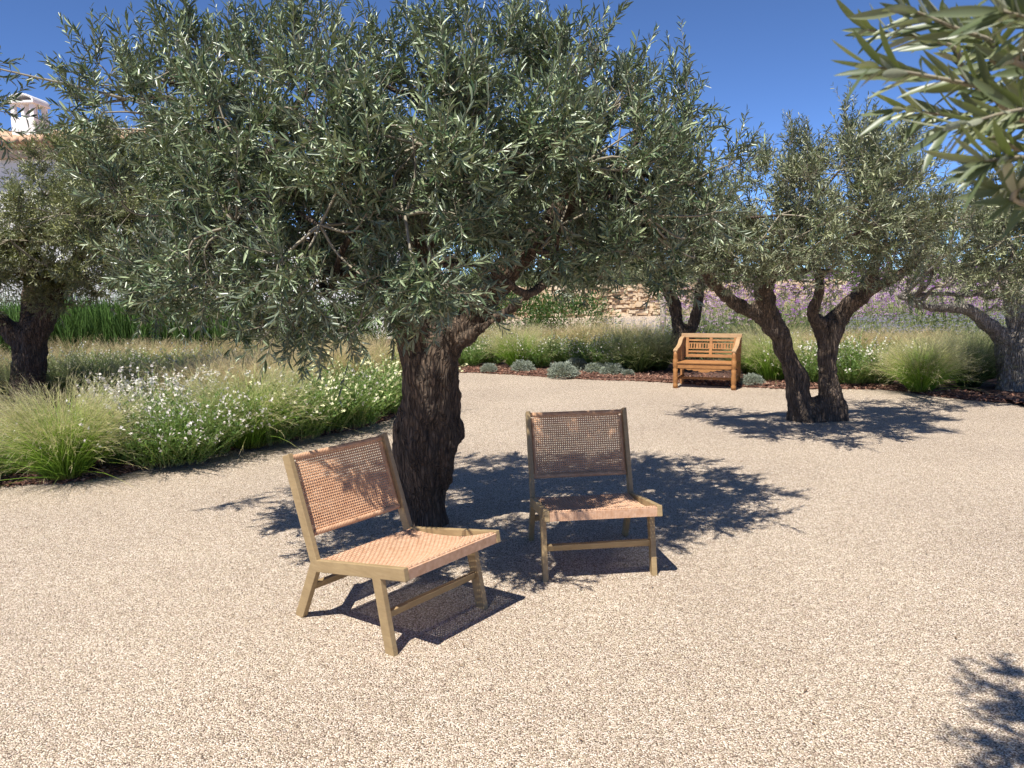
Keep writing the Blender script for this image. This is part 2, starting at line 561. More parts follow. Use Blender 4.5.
def wpt(u, v, Y, r):
    p = at(u, v, Y)
    return (p.x, p.y, p.z, r)


def tree(limbs, tips, lobes, label, leafm, barkm, seed, voxel=.02, group='old olive trees standing in the garden', **kw):
    base = min((l[0] for l in limbs), key=lambda q: q[2])
    root = empty('olive_tree', (base[0], base[1], 0))
    tag(root, label, 'tree', group)
    off = np.array([base[0], base[1], 0])
    L2 = [[(p[0] - off[0], p[1] - off[1], p[2], p[3]) for p in l] for l in limbs]
    trunk_object('trunk', L2, barkm, root, voxel, seed)
    rng = np.random.default_rng(seed)
    mb = MB()
    extra = kw.pop('extra', None)
    crown(mb, lobes, tips, rng, **kw)
    if extra:
        extra(mb, rng)
    mb.V = [v - off for v in mb.V]
    mb.build('crown', [leafm, M['twig'], barkm], root)
    return root


# ------------------------------------------------------------------ trees
# main olive
T0 = 4.95
g0 = gp(424, 526)
main_trunk = [
    [wpt(440, 448, 4.9, .05), wpt(450, 438, 4.88, .075), wpt(454, 425, 4.87, .06), wpt(446, 405, 4.87, .05)],
    [(g0.x + .02, g0.y, -.05, .115), wpt(427, 505, 4.95, .118), wpt(423, 478, 4.93, .165), wpt(425, 443, 4.9, .195), wpt(429, 415, 4.87, .185),
     wpt(431, 385, 4.83, .182), wpt(431, 358, 4.8, .185), wpt(429, 335, 4.78, .17)],
    [wpt(440, 360, 4.8, .12), wpt(453, 336, 4.75, .10), wpt(480, 312, 4.7, .088), wpt(505, 275, 4.6, .082), wpt(530, 243, 4.55, .068), wpt(556, 214, 4.5, .05), wpt(596, 180, 4.4, .032)],
    [wpt(444, 365, 4.8, .07), wpt(462, 343, 4.66, .04), wpt(485, 326, 4.55, .032), wpt(512, 308, 4.5, .026), wpt(550, 280, 4.4, .018)],
    [wpt(422, 360, 4.8, .12), wpt(412, 330, 4.7, .10), wpt(398, 305, 4.6, .085), wpt(360, 280, 4.5, .07), wpt(318, 255, 4.4, .055), wpt(285, 232, 4.3, .04), wpt(240, 190, 4.4, .028)],
    [wpt(430, 350, 4.8, .11), wpt(425, 300, 4.8, .085), wpt(420, 250, 4.75, .07), wpt(435, 190, 4.8, .05), wpt(440, 130, 4.9, .03)],
    [wpt(425, 350, 4.85, .1), wpt(400, 290, 5.1, .075), wpt(340, 220, 5.2, .05), wpt(250, 150, 5.1, .04), wpt(235, 90, 5.0, .022)],
]
DM = 4.45


def lobes_px(lst, Y0):
    return [(*at(u, v, Y0 + dy), r, *rest) for (u, v, dy, r, *rest) in lst]


main_lobes = lobes_px([
    (122, 100, .1, .26, .7), (165, 82, .3, .26, 1.0), (215, 72, .1, .28, 1.0), (265, 62, .4, .26, 1.1), (320, 72, -.1, .28, 1.1), (365, 68, .3, .24, 1.1), (420, 72, .4, .28, 1.0), (470, 62, .0, .28, 1.1),
    (525, 72, .3, .28, 1.1), (575, 82, .1, .26, 1.1), (610, 110, -.1, .30, .9), (665, 120, .2, .24, .9), (690, 185, .1, .30, .6),
    (175, 130, -.2, .42), (250, 145, -.6, .42), (335, 145, -.8, .42), (420, 145, -.85, .42), (505, 148, -.75, .42), (580, 165, -.5, .42), (645, 215, -.3, .38),
    (200, 140, .8, .42), (300, 130, .9, .42), (420, 130, 1.0, .42), (530, 135, .9, .42), (615, 160, .7, .45),
    (170, 215, -.1, .40), (235, 225, -.6, .44), (320, 225, -.9, .44), (405, 215, -1.0, .42), (485, 185, -.8, .36),
    (180, 285, .1, .36, .1), (240, 290, -.4, .36, .0), (305, 285, -.6, .34, -.1), (370, 280, -.7, .32, 0), (435, 265, -.8, .30, .1),
    (560, 225, -.3, .34), (620, 250, .2, .34), (675, 250, .3, .30), (430, 215, .2, .38), (500, 195, .4, .42), (370, 205, .4, .42), (490, 235, .9, .36), (400, 250, .7, .38), (560, 250, .8, .34), (300, 230, .6, .45), (440, 210, .7, .42), (560, 200, .7, .42), (210, 240, .6, .42),
], DM)
tips = [tuple(l[-1][:3]) for l in main_trunk[2:]] + [wpt(505, 275, 4.6, 0)[:3], wpt(318, 255, 4.4, 0)[:3], wpt(420, 250, 4.75, 0)[:3], wpt(340, 220, 5.2, 0)[:3]]


def main_extra(mb, rng):
    # a long bare shoot reaching to the left with sparse leaves, and hanging sprays under the crown
    P = spline([at(150, 105, 4.5), at(75, 86, 4.4), at(30, 76, 4.35), at(-30, 62, 4.3)], 6)
    mb.tube(P, np.linspace(.009, .004, len(P)), 5, 1)
    idx = np.linspace(3, len(P) - 1, 34).astype(int)
    R = P[idx]
    D = rng.normal(0, .5, (len(R), 3)) + np.array([-.3, 0, -.1])
    add_leaves(mb, R, D, rand_dirs(len(R), rng) + np.array([0, 0, .5]), .075, .013, 0)
    sp = [(-4, 110, 4.4), (-15, 95, 4.4), (-2, 130, 4.5), (-20, 120, 4.4), (-25, 70, 4.4), (-20, 110, 4.4)]
    R = np.array([list(at(*q)) for q in sp for _ in range(3)])
    D = rng.normal(0, .6, (len(R), 3)) + np.array([.5, 0, -.3])
    add_shoots(mb, R, D, rng.uniform(.15, .3, len(R)), .068, .02, rng)
    lo = [(250, 318, 3.9), (275, 330, 3.85), (300, 335, 3.8), (330, 322, 3.75), (350, 332, 3.7), (370, 315, 3.7), (345, 345, 3.75), (170, 320, 4.2),
          (150, 300, 4.3), (190, 325, 4.3), (210, 330, 4.2), (225, 315, 4.1), (360, 318, 3.8), (285, 318, 3.9), (315, 318, 3.8),
          (540, 290, 4.2), (580, 280, 4.2), (620, 285, 4.3), (650, 280, 4.4), (545, 280, 4.0), (600, 292, 4.3)]
    lo = [(u, v - 26, Y) for u, v, Y in lo]
    R = np.array([list(at(*q)) for q in lo for _ in range(3)]) + rng.normal(0, .05, (len(lo) * 3, 3))
    D = rng.normal(0, .5, (len(R), 3)) + np.array([0, -.2, -.45])
    add_shoots(mb, R, D, rng.uniform(.14, .26, len(R)), .07, .022, rng, bend=rng.normal(0, .2, (len(R), 3)) + np.array([0, 0, -.3]))


tree(main_trunk, tips, main_lobes, 'large old olive tree with thick leaning trunk rising beside the two cane chairs', M['leaf'], M['bark'], 5,
     voxel=.016, leaf=.066, dens=1.25, pitch=.0145, wr=.175, extra=main_extra)

# left olive in the bed
gl = gp(28, 412)
YL = gl.y
lt = [
    [(gl.x, gl.y, -.05, .24), wpt(27, 395, YL, .21), wpt(30, 370, YL, .18), wpt(30, 350, YL, .18), wpt(32, 330, YL, .17)],
    [wpt(34, 345, YL, .14), wpt(48, 312, YL, .13), wpt(58, 285, YL - .1, .10), wpt(85, 250, YL - .2, .07), wpt(120, 215, YL - .3, .045)],
    [wpt(26, 345, YL, .13), wpt(5, 325, YL, .11), wpt(-20, 308, YL, .09), wpt(-50, 270, YL, .06)],
    [wpt(30, 335, YL, .12), wpt(30, 290, YL + .2, .09), wpt(25, 230, YL + .2, .05)],
]
left_lobes = lobes_px([
    (70, 162, 0, .42, .6), (45, 195, .1, .36), (105, 152, .3, .42, .7), (110, 185, -.2, .6, .6), (160, 205, 0, .55, .6), (20, 228, -.1, .42, .4), (-30, 240, 0, .5), (-60, 260, 0, .6),
    (60, 215, -.7, .55), (110, 240, -.7, .5), (10, 240, -.5, .5), (70, 205, .7, .5), (120, 200, .8, .6), (180, 235, .4, .5),
    (150, 260, -.3, .5), (100, 285, -.2, .4, .1), (160, 295, 0, .4, .1), (0, 270, -.3, .4), (50, 260, .5, .45), (195, 280, .2, .4), (20, 280, .3, .42, .1), (62, 285, .5, .42, .1), (-25, 290, .2, .45, .1), (95, 262, .5, .45), (125, 235, .4, .45), (110, 165, .3, .42, .8)
], YL - .7)
tree(lt, [tuple(l[-1][:3]) for l in lt[1:]] + [wpt(58, 285, YL - .1, 0)[:3]], left_lobes,
     'dark trunked olive tree with yellowish crown growing in the left grass bed', M['leaf_yellow'], M['bark'], 21, voxel=.03, leaf=.066, dens=1.5, pitch=.017, limb_r=.04)

# twin trunk olive on the gravel, right of centre
gd = gp(815, 420)
YD = gd.y
dt = [
    [(gp(806, 421).x, YD, -.05, .17), wpt(800, 404, YD, .13), wpt(795, 375, YD, .105), wpt(783, 345, YD - .05, .10), wpt(771, 318, YD - .1, .10), wpt(764, 295, YD - .2, .10), wpt(770, 262, YD - .4, .07)],
    [wpt(778, 335, YD - .1, .09), wpt(763, 318, YD - .1, .08), wpt(745, 309, YD - .2, .07), wpt(728, 298, YD - .3, .065), wpt(712, 280, YD - .4, .055), wpt(690, 250, YD - .5, .04)],
    [(gp(829, 417).x, YD, -.05, .15), wpt(831, 400, YD, .14), wpt(828, 375, YD, .105), wpt(828, 350, YD, .10), wpt(830, 332, YD, .11), wpt(840, 316, YD, .10), wpt(852, 302, YD - .1, .085), wpt(868, 286, YD - .2, .075), wpt(880, 250, YD - .4, .05)],
    [wpt(827, 345, YD, .09), wpt(820, 325, YD, .08), wpt(813, 316, YD - .1, .065), wpt(818, 296, YD - .2, .05), wpt(822, 270, YD - .2, .04)],
    [wpt(812, 424, YD - .02, .13), wpt(818, 408, YD, .15), wpt(826, 424, YD - .02, .13)],
    [wpt(868, 290, YD - .2, .06), wpt(890, 280, YD - .3, .05), wpt(920, 258, YD - .5, .035)],
]
dl_lobes = lobes_px([
    (715, 245, -.3, .45), (700, 210, 0, .45), (748, 228, -.4, .40), (780, 215, -.7, .5), (830, 220, -.8, .5), (875, 225, -.6, .45), (915, 225, -.3, .4),
    (790, 190, .1, .45, .9), (840, 170, .0, .5, 1.0), (890, 180, .0, .5, .9), (925, 205, .2, .4), (760, 240, -.2, .4), (845, 175, .6, .5), (800, 240, .2, .45),
    (850, 245, -.1, .42), (895, 250, -.1, .38), (735, 265, -.2, .32, .1), (790, 265, -.3, .28, 0), (830, 270, -.3, .26, 0), (905, 270, .1, .28, .1), (870, 190, -.5, .42, .8), (690, 245, .5, .4), (670, 225, .6, .4),
], YD - .9)


def spire(mb, rng):
    for (u, v0, v1, sp) in ((846, 170, 105, .17), (792, 175, 135, .2), (870, 165, 138, .16), (905, 150, 142, .14), (765, 180, 158, .15)):
        n = 22
        t = rng.random(n)
        R = np.array([list(at(u + rng.normal(0, 6) * (1 - tt), v0 + (v1 - v0) * tt, YD - .9 + rng.normal(0, .08))) for tt in t])
        D = rng.normal(0, .35, (n, 3)) + np.array([0, 0, 1.0])
        add_shoots(mb, R, D, rng.uniform(.12, .25, n), .055, .016, rng)


tree(dt, [tuple(l[-1][:3]) for l in (dt[0], dt[1], dt[2], dt[3], dt[5])], dl_lobes,
     'olive tree with two gnarled dark trunks standing on the gravel right of the bench', M['leaf_grey'], M['bark_brown'], 33, voxel=.025, leaf=.062, dens=1.0, pitch=.017, extra=spire, limb_r=.035)

# right edge olive with a long low limb
gr = gp(1022, 391)
YR = gr.y
rt = [
    [(gr.x, YR, -.05, .36), wpt(1020, 378, YR, .27), wpt(1019, 360, YR, .25), wpt(1019, 345, YR, .24)],
    [wpt(1016, 352, YR, .16), wpt(1003, 338, YR, .11), wpt(985, 322, YR - .1, .085), wpt(966, 309, YR - .2, .07), wpt(945, 309, YR - .3, .055), wpt(920, 305, YR - .5, .045), wpt(900, 297, YR - .6, .03)],
    [wpt(1019, 345, YR, .2), wpt(1022, 325, YR, .15), wpt(1012, 300, YR, .1), wpt(1000, 270, YR, .06)],
    [wpt(966, 309, YR - .2, .05), wpt(962, 296, YR - .2, .04), wpt(968, 270, YR - .2, .03)],
    [wpt(1024, 335, YR, .14), wpt(1050, 300, YR, .1), wpt(1075, 250, YR, .05)],
]
rl = lobes_px([(930, 265, -.7, .30), (965, 250, -.2, .55), (1005, 240, -.3, .6), (1045, 230, 0, .7), (955, 225, -.6, .45), (990, 205, .2, .6), (1030, 200, .2, .6),
               (1000, 270, -.5, .5), (1040, 275, -.4, .5), (970, 275, .4, .4), (1080, 250, 0, .7), (1060, 200, .6, .6), (1020, 225, 1.0, .6), (945, 285, -.6, .2, .1)], YR - .9)
tree(rt, [tuple(l[-1][:3]) for l in rt[1:]], rl, 'olive tree at the right edge with pale grey trunk and a long low limb', M['leaf_grey'], M['bark_grey'], 44,
     voxel=.035, leaf=.066, dens=.8, pitch=.019, limb_r=.04)

# olive behind the bench
gb = gp(684, 372)
YB = gb.y
bt = [
    [(gb.x, YB, -.05, .2), wpt(680, 360, YB, .12), wpt(678, 340, YB, .10), wpt(677, 318, YB, .09), wpt(670, 295, YB, .10), wpt(650, 265, YB, .06)],
    [wpt(684, 352, YB, .10), wpt(689, 335, YB, .09), wpt(696, 315, YB, .08), wpt(700, 290, YB, .07), wpt(705, 260, YB, .05)],
]
bl = lobes_px([(560, 230, .2, .6), (600, 240, -.2, .6), (640, 250, -.2, .55), (680, 250, -.2, .55), (720, 235, 0, .6), (590, 205, .2, .6), (640, 210, .2, .65), (680, 215, .2, .5), (722, 228, .2, .4),
               (660, 275, -.3, .42, .2), (620, 272, 0, .4, .2), (700, 272, .1, .4, .2), (575, 262, .3, .4, .2), (665, 180, .5, .5), (545, 250, .5, .5), (740, 250, .4, .4), (650, 290, .0, .25, .0), (695, 290, .0, .25, .0)], YB - .6)
tree(bt, [tuple(l[-1][:3]) for l in bt] + [tuple(bt[0][-2][:3])], bl, 'olive tree with two slender stems growing just behind the wooden bench', M['leaf_grey'], M['bark'], 55,
     voxel=.035, leaf=.066, dens=.75, pitch=.02, limb_r=.04)

# near olive, trunk outside the frame at the right; one bough reaches into the upper right corner
nt_ = [
    [(2.55, .75, -.05, .26), (2.5, .78, .5, .2), (2.45, .8, 1.0, .17), (2.4, .85, 1.5, .15)],
    [(2.42, .84, 1.3, .13), (2.1, .9, 1.75, .08), (1.7, .95, 1.95, .05), (1.3, 1.0, 1.98, .022), (1.0, 1.0, 1.93, .01)],
    [(2.42, .84, 1.4, .12), (2.2, 1.1, 2.1, .08), (1.8, 1.35, 2.6, .05), (1.5, 1.5, 2.8, .03)],
    [(2.42, .84, 1.4, .12), (2.7, .9, 2.2, .08), (2.8, 1.0, 2.9, .04)],
]
nl = [(1.00, 1.22, 2.80, .30), (1.18, 1.36, 2.88, .36), (1.4, 1.15, 2.9, .34), (.95, 1.0, 2.75, .24), (1.1, 1.15, 3.0, .3), (2.2, 1.5, 3.0, .45), (2.6, 1.0, 3.0, .5), (2.9, .6, 2.7, .5), (2.3, .7, 3.1, .5), (3.0, 1.3, 2.6, .45), (1.55, 1.2, 3.0, .22), (1.18, 1.25, 2.95, .10)]


def near_extra(mb, rng):
    S = [  # stem start (right) -> tip (left), pixels and depth
        ((1100, 120, 1.0), (975, 86, .92), (872, 66, .88), .115),
        ((1090, 60, 1.0), (985, 38, .95), (900, 5, .93), .1),
        ((1120, 150, .95), (1040, 110, .90), (950, 128, .88), .1),
        ((1110, 200, .9), (1050, 160, .85), (985, 160, .82), .1),
        ((1090, 20, 1.05), (1010, -5, 1.0), (960, -60, .98), .1),
        ((1060, 90, 1.1), (950, 45, 1.08), (868, 30, 1.05), .09),
        ((1075, 140, 1.12), (985, 122, 1.1), (898, 108, 1.06), .09),
        ((1120, 70, .85), (1060, 30, .82), (1000, 10, .8), .1),
        ((1130, 180, 1.1), (1060, 130, 1.05), (1000, 100, 1.0), .1),
        ((1120, 215, 1.15), (1060, 185, 1.1), (1000, 190, 1.05), .1),
        ((1120, 100, 1.2), (1020, 60, 1.2), (950, 30, 1.15), .09),
    ]
    hubs = [np.array(h) for h in ((1.45, .98, 1.97), (1.7, .95, 1.95), (1.25, 1.0, 1.97), (1.9, .92, 1.86))]
    for si, (a, b, c, _) in enumerate(S):
        P = spline([hubs[si % 4] + rng.normal(0, .03, 3), at(*a), at(*b), at(*c)], 8)
        mb.tube(P, np.linspace(.0055, .0014, len(P)), 6, 1)
        Pv = P[3:]
        seg = np.linspace(0, len(Pv) - 1.01, 36)
        ii = seg.astype(int); fr = (seg - ii)[:, None]
        pos = Pv[ii] * (1 - fr) + Pv[ii + 1] * fr
        T = unit(Pv[ii + 1] - Pv[ii])
        for k in range(len(pos)):
            A = unit(np.cross(T[k], [0.1, .2, 1.0])); B = np.cross(T[k], A)
            for s in (0, math.pi):
                an = k * 1.5708 + s + rng.normal(0, .35)
                o = math.cos(an) * A + math.sin(an) * B
                sp = rng.uniform(.35, .8)
                D = T[k] * math.cos(sp) + o * math.sin(sp) + np.array([0, 0, -.05])
                Nn = T[k] * math.sin(sp) - o * math.cos(sp) + rng.normal(0, .35, 3)
                l = rng.uniform(.038, .074)
                add_leaves(mb, pos[k][None], D[None], Nn[None], l, l * rng.uniform(.13, .18), 0, fold=.18, droop=rng.uniform(-.05, .18), fine=True, rng=rng)


tree(nt_, [tuple(l[-1][:3]) for l in nt_[1:]], nl, 'near olive tree whose leafy bough hangs into the upper right corner', M['leaf_near'], M['bark'], 66, voxel=.03, leaf=.066, dens=.9,
     extra=near_extra)

# ------------------------------------------------------------------ ground, beds
edge_px = [(-60, 494), (0, 486), (50, 483), (100, 478), (150, 468), (200, 456), (250, 446), (290, 441), (340, 432), (375, 424), (397, 415), (415, 398), (430, 382), (455, 373), (500, 374),
           (560, 378), (600, 380), (640, 381), (672, 383), (740, 387), (800, 389), (870, 389), (905, 392), (940, 397), (980, 401), (1024, 405), (1100, 415)]
edge = [gp(*q) for q in edge_px]
edge = [Vector((-14, 5.0, 0)), Vector((-8, 5.35, 0))] + edge + [Vector((11, 7.5, 0)), Vector((18, 4, 0))]
E_ = spline([(p.x, p.y, 0) for p in edge], 6)


def edge_y(x):
    return float(np.interp(x, E_[:, 0], E_[:, 1]))


mb = MB()
xs = [-1500, -60, -20, 20, 60, 1500]; ys = [-1500, -20, 0, 20, 60, 1500]
V = [(x, y, 0) for y in ys for x in xs]
Fq = [[j * 6 + i, j * 6 + i + 1, (j + 1) * 6 + i + 1, (j + 1) * 6 + i] for j in range(5) for i in range(5)]
mb.add(V, Fq)
tag(mb.build('ground', M['gravel']), kind='structure')

mb = MB()
BZ, BACK = .03, 21.0
n = len(E_)
wob = np.array([noise.noise(Vector((p[0] * 3, p[1] * 3, 0))) * .07 for p in E_])
Ed = E_ + np.stack([0 * wob, wob, 0 * wob], 1)
rows = [Ed + [0, 0, -.01], Ed + [0, .06, BZ], Ed + [0, 1.0, BZ]]
bk = Ed.copy(); bk[:, 1] = BACK; bk[:, 2] = BZ
rows.append(bk)
V = np.concatenate(rows)
Fq = [[r * n + i, r * n + i + 1, (r + 1) * n + i + 1, (r + 1) * n + i] for r in range(3) for i in range(n - 1)]
mb.add(V, Fq)
tag(mb.build('bed_soil', M['mulch_soil']), kind='structure')

# bark chips near the edge
mb = MB()
NC = 15000
cx = RNG.uniform(-6.0, 8.5, NC)
cy = np.array([edge_y(x) for x in cx]) + RNG.exponential(.35, NC) - .03 + RNG.normal(0, .03, NC)
for i in range(NC):
    l = random.uniform(.015, .055); w = l * random.uniform(.3, .6); t = random.uniform(.004, .01)
    a = random.uniform(0, 6.28); tl = random.gauss(0, .35)
    R = (Matrix.Rotation(a, 3, 'Z') @ Matrix.Rotation(tl, 3, 'Y'))
    c = (cx[i], cy[i], (BZ if cy[i] > edge_y(cx[i]) + .05 else .006) + random.uniform(0, .022))
    n0 = mb.n
    mb.box(c, (l, w, t), R)
    mb.UV[-1] = np.tile([[random.random(), 0]], (8, 1))
tag(mb.build('bark_mulch', M['chip'], smooth=False), 'reddish brown bark chip mulch edging the planting beds', 'mulch', kind='stuff')

# fallen leaves on the gravel
mb = MB()
nfl = 170
P = np.stack([RNG.uniform(-3, 4, nfl), RNG.uniform(2.3, 9, nfl), np.full(nfl, .008)], 1)
P[:90, 0] = g0.x + .1 + RNG.normal(0, .6, 90); P[:90, 1] = g0.y - .1 + RNG.normal(0, .5, 90)
D = np.stack([RNG.normal(size=nfl), RNG.normal(size=nfl), np.zeros(nfl)], 1)
add_leaves(mb, P, D, np.tile([0, 0, 1.0], (nfl, 1)) + RNG.normal(0, .25, (nfl, 3)), RNG.uniform(.02, .045, nfl), .007, 0)
tag(mb.build('fallen_leaves', plain('dry_leaf', (.12, .07, .04), (.3, .2, .11), 20)), 'tiny dry olive leaves scattered over the pale gravel', 'leaves', kind='stuff')

# ------------------------------------------------------------------ plants
def ribbons(mb, R, D, L, W, bend, m=0, seg=5, rng=RNG, taper=1.0, tmax=1.0):
    """grass blades: quadratic arcs facing random sides; uv.y runs 0..tmax"""
    n = len(R); D = unit(D)
    side = unit(np.cross(D, rand_dirs(n, rng)))
    ts = np.linspace(0, 1, seg + 1); rows = []; uvy = []
    L = np.broadcast_to(L, (n,))[:, None]; W = np.broadcast_to(W, (n,))[:, None]
    for t in ts:
        c = R + D * L * t + bend * L * t * t
        w = W * (1 - taper * t ** 1.5) * .5 + W * .04
        rows += [c - side * w, c + side * w]; uvy += [t * tmax, t * tmax]
    V = np.stack(rows, 1).reshape(-1, 3)
    f = np.array([[2 * i, 2 * i + 1, 2 * i + 3, 2 * i + 2] for i in range(seg)])
    F = (np.arange(n)[:, None, None] * (2 * (seg + 1)) + f[None]).reshape(-1, 4)
    uv = np.zeros((n, 2 * (seg + 1), 2)); uv[..., 0] = rng.random(n)[:, None]; uv[..., 1] = np.array(uvy)[None]
    mb.add(V, F, m, uv)
    return lambda t: R + D * L * t + bend * L * t * t


def stipa_mesh(name, material, nb=1400, h=.62, spread=.95, width=.0035, awns=True, seed=0, lean=(0, 0)):
    rng = np.random.default_rng(seed)
    mb = MB()
    a = rng.random(nb) * 6.283; rr = np.sqrt(rng.random(nb)) * .11 * h / .6
    R = np.stack([np.cos(a) * rr, np.sin(a) * rr, np.zeros(nb)], 1)
    th = np.abs(rng.normal(0, .42, nb)) * spread
    th = np.clip(th, 0, 1.25)
    a2 = a + rng.normal(0, .5, nb)
    D = np.stack([np.cos(a2) * np.sin(th) + lean[0], np.sin(a2) * np.sin(th) + lean[1], np.cos(th)], 1)
    L = h * rng.uniform(.65, 1.25, nb)
    g = rng.uniform(.12, .5, nb)
    bend = np.stack([np.cos(a2) * .28 * spread, np.sin(a2) * .28 * spread, -g], 1) + rng.normal(0, .05, (nb, 3))
    f = ribbons(mb, R, D, L, width, bend, 0, 5, rng)
    if awns:
        for t0 in (.84, .92, .99):
            for _ in range(2 if t0 > .9 else 1):
                P = f(t0 + rng.uniform(-.03, .01))
                keep = (L > h * .75)
                Dd = D + bend * 2 * t0 + rng.normal(0, .28, (nb, 3))
                Dd = Dd[keep]
                ribbons(mb, P[keep], Dd, rng.uniform(.05, .10, keep.sum()), .0016, rng.normal(0, .12, (keep.sum(), 3)) + [0, 0, -.1], 0, 2, rng)
                mb.UV[-1][:, 1] = mb.UV[-1][:, 1] * .16 + .84
    return mb.mesh(name, [material])


def gaura_mesh(name, h=.6, stems=150, seed=0, flowers=6, petal='petal', spread=.45, fsize=.014, nleaf=26):
    rng = np.random.default_rng(seed)
    mb = MB()
    a = rng.random(stems) * 6.283; rr = np.sqrt(rng.random(stems)) * .16
    R = np.stack([np.cos(a) * rr, np.sin(a) * rr, np.zeros(stems)], 1)
    th = np.sqrt(rng.random(stems)) * spread * 1.5
    D = unit(np.stack([np.cos(a) * np.sin(th), np.sin(a) * np.sin(th), np.cos(th)], 1) + rng.normal(0, .06, (stems, 3)))
    L = h * rng.uniform(.55, 1.15, stems)
    bend = np.stack([np.cos(a) * .15, np.sin(a) * .15, -rng.uniform(.0, .2, stems)], 1)
    f = ribbons(mb, R, D, L, .004, bend, 1, 5, rng, taper=.5)
    k = nleaf
    for j in range(k):
        t = rng.uniform(.05, .88, stems)[:, None]
        P = f(t)
        o = rand_dirs(stems, rng); o[:, 2] = np.abs(o[:, 2]) * .7
        ll = rng.uniform(.025, .055, stems) * (1.15 - .6 * t[:, 0])
        add_leaves(mb, P, unit(D * .5 + o), rand_dirs(stems, rng) + [0, 0, 1.0], ll, ll * .24, 0, rng=rng)
    fi = 2
    sel = rng.random(stems) < .5
    for j in range(flowers):
        t = (rng.uniform(.74, 1.0, stems) if j else np.full(stems, .98))[:, None]
        P = f(t)[sel] + rng.normal(0, .007, (sel.sum(), 3))
        n = len(P)
        keep = rng.random(n) < .7
        P = P[keep]; n = len(P)
        ax = unit(rand_dirs(n, rng) + np.array([0, -.3, .5]))
        A = unit(np.cross(ax, rand_dirs(n, rng))); B = np.cross(ax, A)
        for q in range(4):
            an = q * 1.5708 + rng.normal(0, .2, n)
            o = np.cos(an)[:, None] * A + np.sin(an)[:, None] * B + ax * .3
            add_leaves(mb, P, o, ax, fsize * rng.uniform(.8, 1.2, n), fsize * .8, fi, rng=rng)
    return mb.mesh(name, [M['gaura_leaf'], M['gaura_stem'], M[petal]])


def cushion_mesh(name, r=.2, n=2600, seed=0):
    rng = np.random.default_rng(seed)
    mb = MB()
    o = rand_dirs(n, rng); o[:, 2] = np.abs(o[:, 2])
    lump = np.array([1 + .22 * noise.noise(Vector(tuple(q * 3.2)) + Vector((seed, 0, 0))) + .1 * noise.noise(Vector(tuple(q * 8))) for q in o])
    P = o * (r * lump * rng.uniform(.7, 1.0, n))[:, None] * np.array([1, 1, .85])
    l = rng.uniform(.018, .04, n)
    add_leaves(mb, P, o + rng.normal(0, .45, (n, 3)), rand_dirs(n, rng), l, l * .28, 0, rng=rng)
    # woody stems inside carry the cushion
    d = rand_dirs(60, rng); d[:, 2] = np.abs(d[:, 2]) + .2
    ribbons(mb, np.zeros((60, 3)), d, r * .8, .006, np.zeros((60, 3)), 0, 2, rng)
    return mb.mesh(name, [M['santolina']])


def verbena_mesh(name, h=1.1, stems=60, seed=0, head='purple', heads=1, hr=.03, leafy=10, r0=.3):
    rng = np.random.default_rng(seed)
    mb = MB()
    a = rng.random(stems) * 6.283; rr = np.sqrt(rng.random(stems)) * r0
    R = np.stack([np.cos(a) * rr, np.sin(a) * rr, np.zeros(stems)], 1)
    D = unit(np.stack([np.cos(a) * .18, np.sin(a) * .18, np.ones(stems)], 1) + rng.normal(0, .08, (stems, 3)))
    L = h * rng.uniform(.55, 1.1, stems)
    f = ribbons(mb, R, D, L, .005, rng.normal(0, .05, (stems, 3)), 1, 4, rng, taper=.4)
    for j in range(leafy):
        t = rng.uniform(.0, .75, stems)[:, None]
        ll = rng.uniform(.05, .10, stems) * (1.1 - .7 * t[:, 0])
        o = rand_dirs(stems, rng)
        add_leaves(mb, f(t), D * .8 + o * .6, rand_dirs(stems, rng), ll, ll * .2, 0, rng=rng)
    for j in range(heads):
        C = f(np.full((stems, 1), 1.0)) + (rng.normal(0, .05, (stems, 3)) if j else 0)
        for q in range(14):
            o = rand_dirs(stems, rng); o[:, 2] = np.abs(o[:, 2]) * .8
            add_leaves(mb, C + o * hr * .6, o, rand_dirs(stems, rng), hr * .7, hr * .5, 2, rng=rng)
    return mb.mesh(name, [M['verbena_leaf'], M['gaura_stem'], M[head]])


def bush_mesh(name, w, d, h, n, leaf=.05, seed=0, mat_='hedge_leaf', wr=.35):
    rng = np.random.default_rng(seed)
    mb = MB()
    o = rand_dirs(n, rng); o[:, 2] = np.abs(o[:, 2])
    lump = np.array([1 + .25 * noise.noise(Vector(tuple(q * 2.5)) + Vector((seed, 0, 0))) + .15 * noise.noise(Vector(tuple(q * 7))) for q in o])
    sq = 1 / np.maximum(np.abs(o).max(1), .75)
    P = o * (lump * sq * .8 * rng.uniform(.45, 1.0, n) ** .5)[:, None] * np.array([w / 2, d / 2, h])
    l = rng.uniform(.7, 1.2, n) * leaf
    add_leaves(mb, P, o + rng.normal(0, .6, (n, 3)) + [0, 0, .3], rand_dirs(n, rng) + [0, 0, .8], l, l * wr, 0, rng=rng)
    dd = rand_dirs(30, rng); dd[:, 2] = np.abs(dd[:, 2]) + .6
    ribbons(mb, rng.normal(0, .1, (30, 3)) * [1, 1, 0], dd, h * .7, .02, np.zeros((30, 3)), 0, 2, rng)
    return mb.mesh(name, [M[mat_]])


def put(name, me, x, y, s=1.0, rz=None, label='', cat='plant', group=None, z=None, sz=None):
    o = bpy.data.objects.new(name, me); COL.objects.link(o)
    o.location = (x, y, BZ if z is None else z)
    o.scale = (s, s, sz or s)
    o.rotation_euler = (0, 0, random.uniform(0, 6.28) if rz is None else rz)
    tag(o, label, cat, group)
    return o


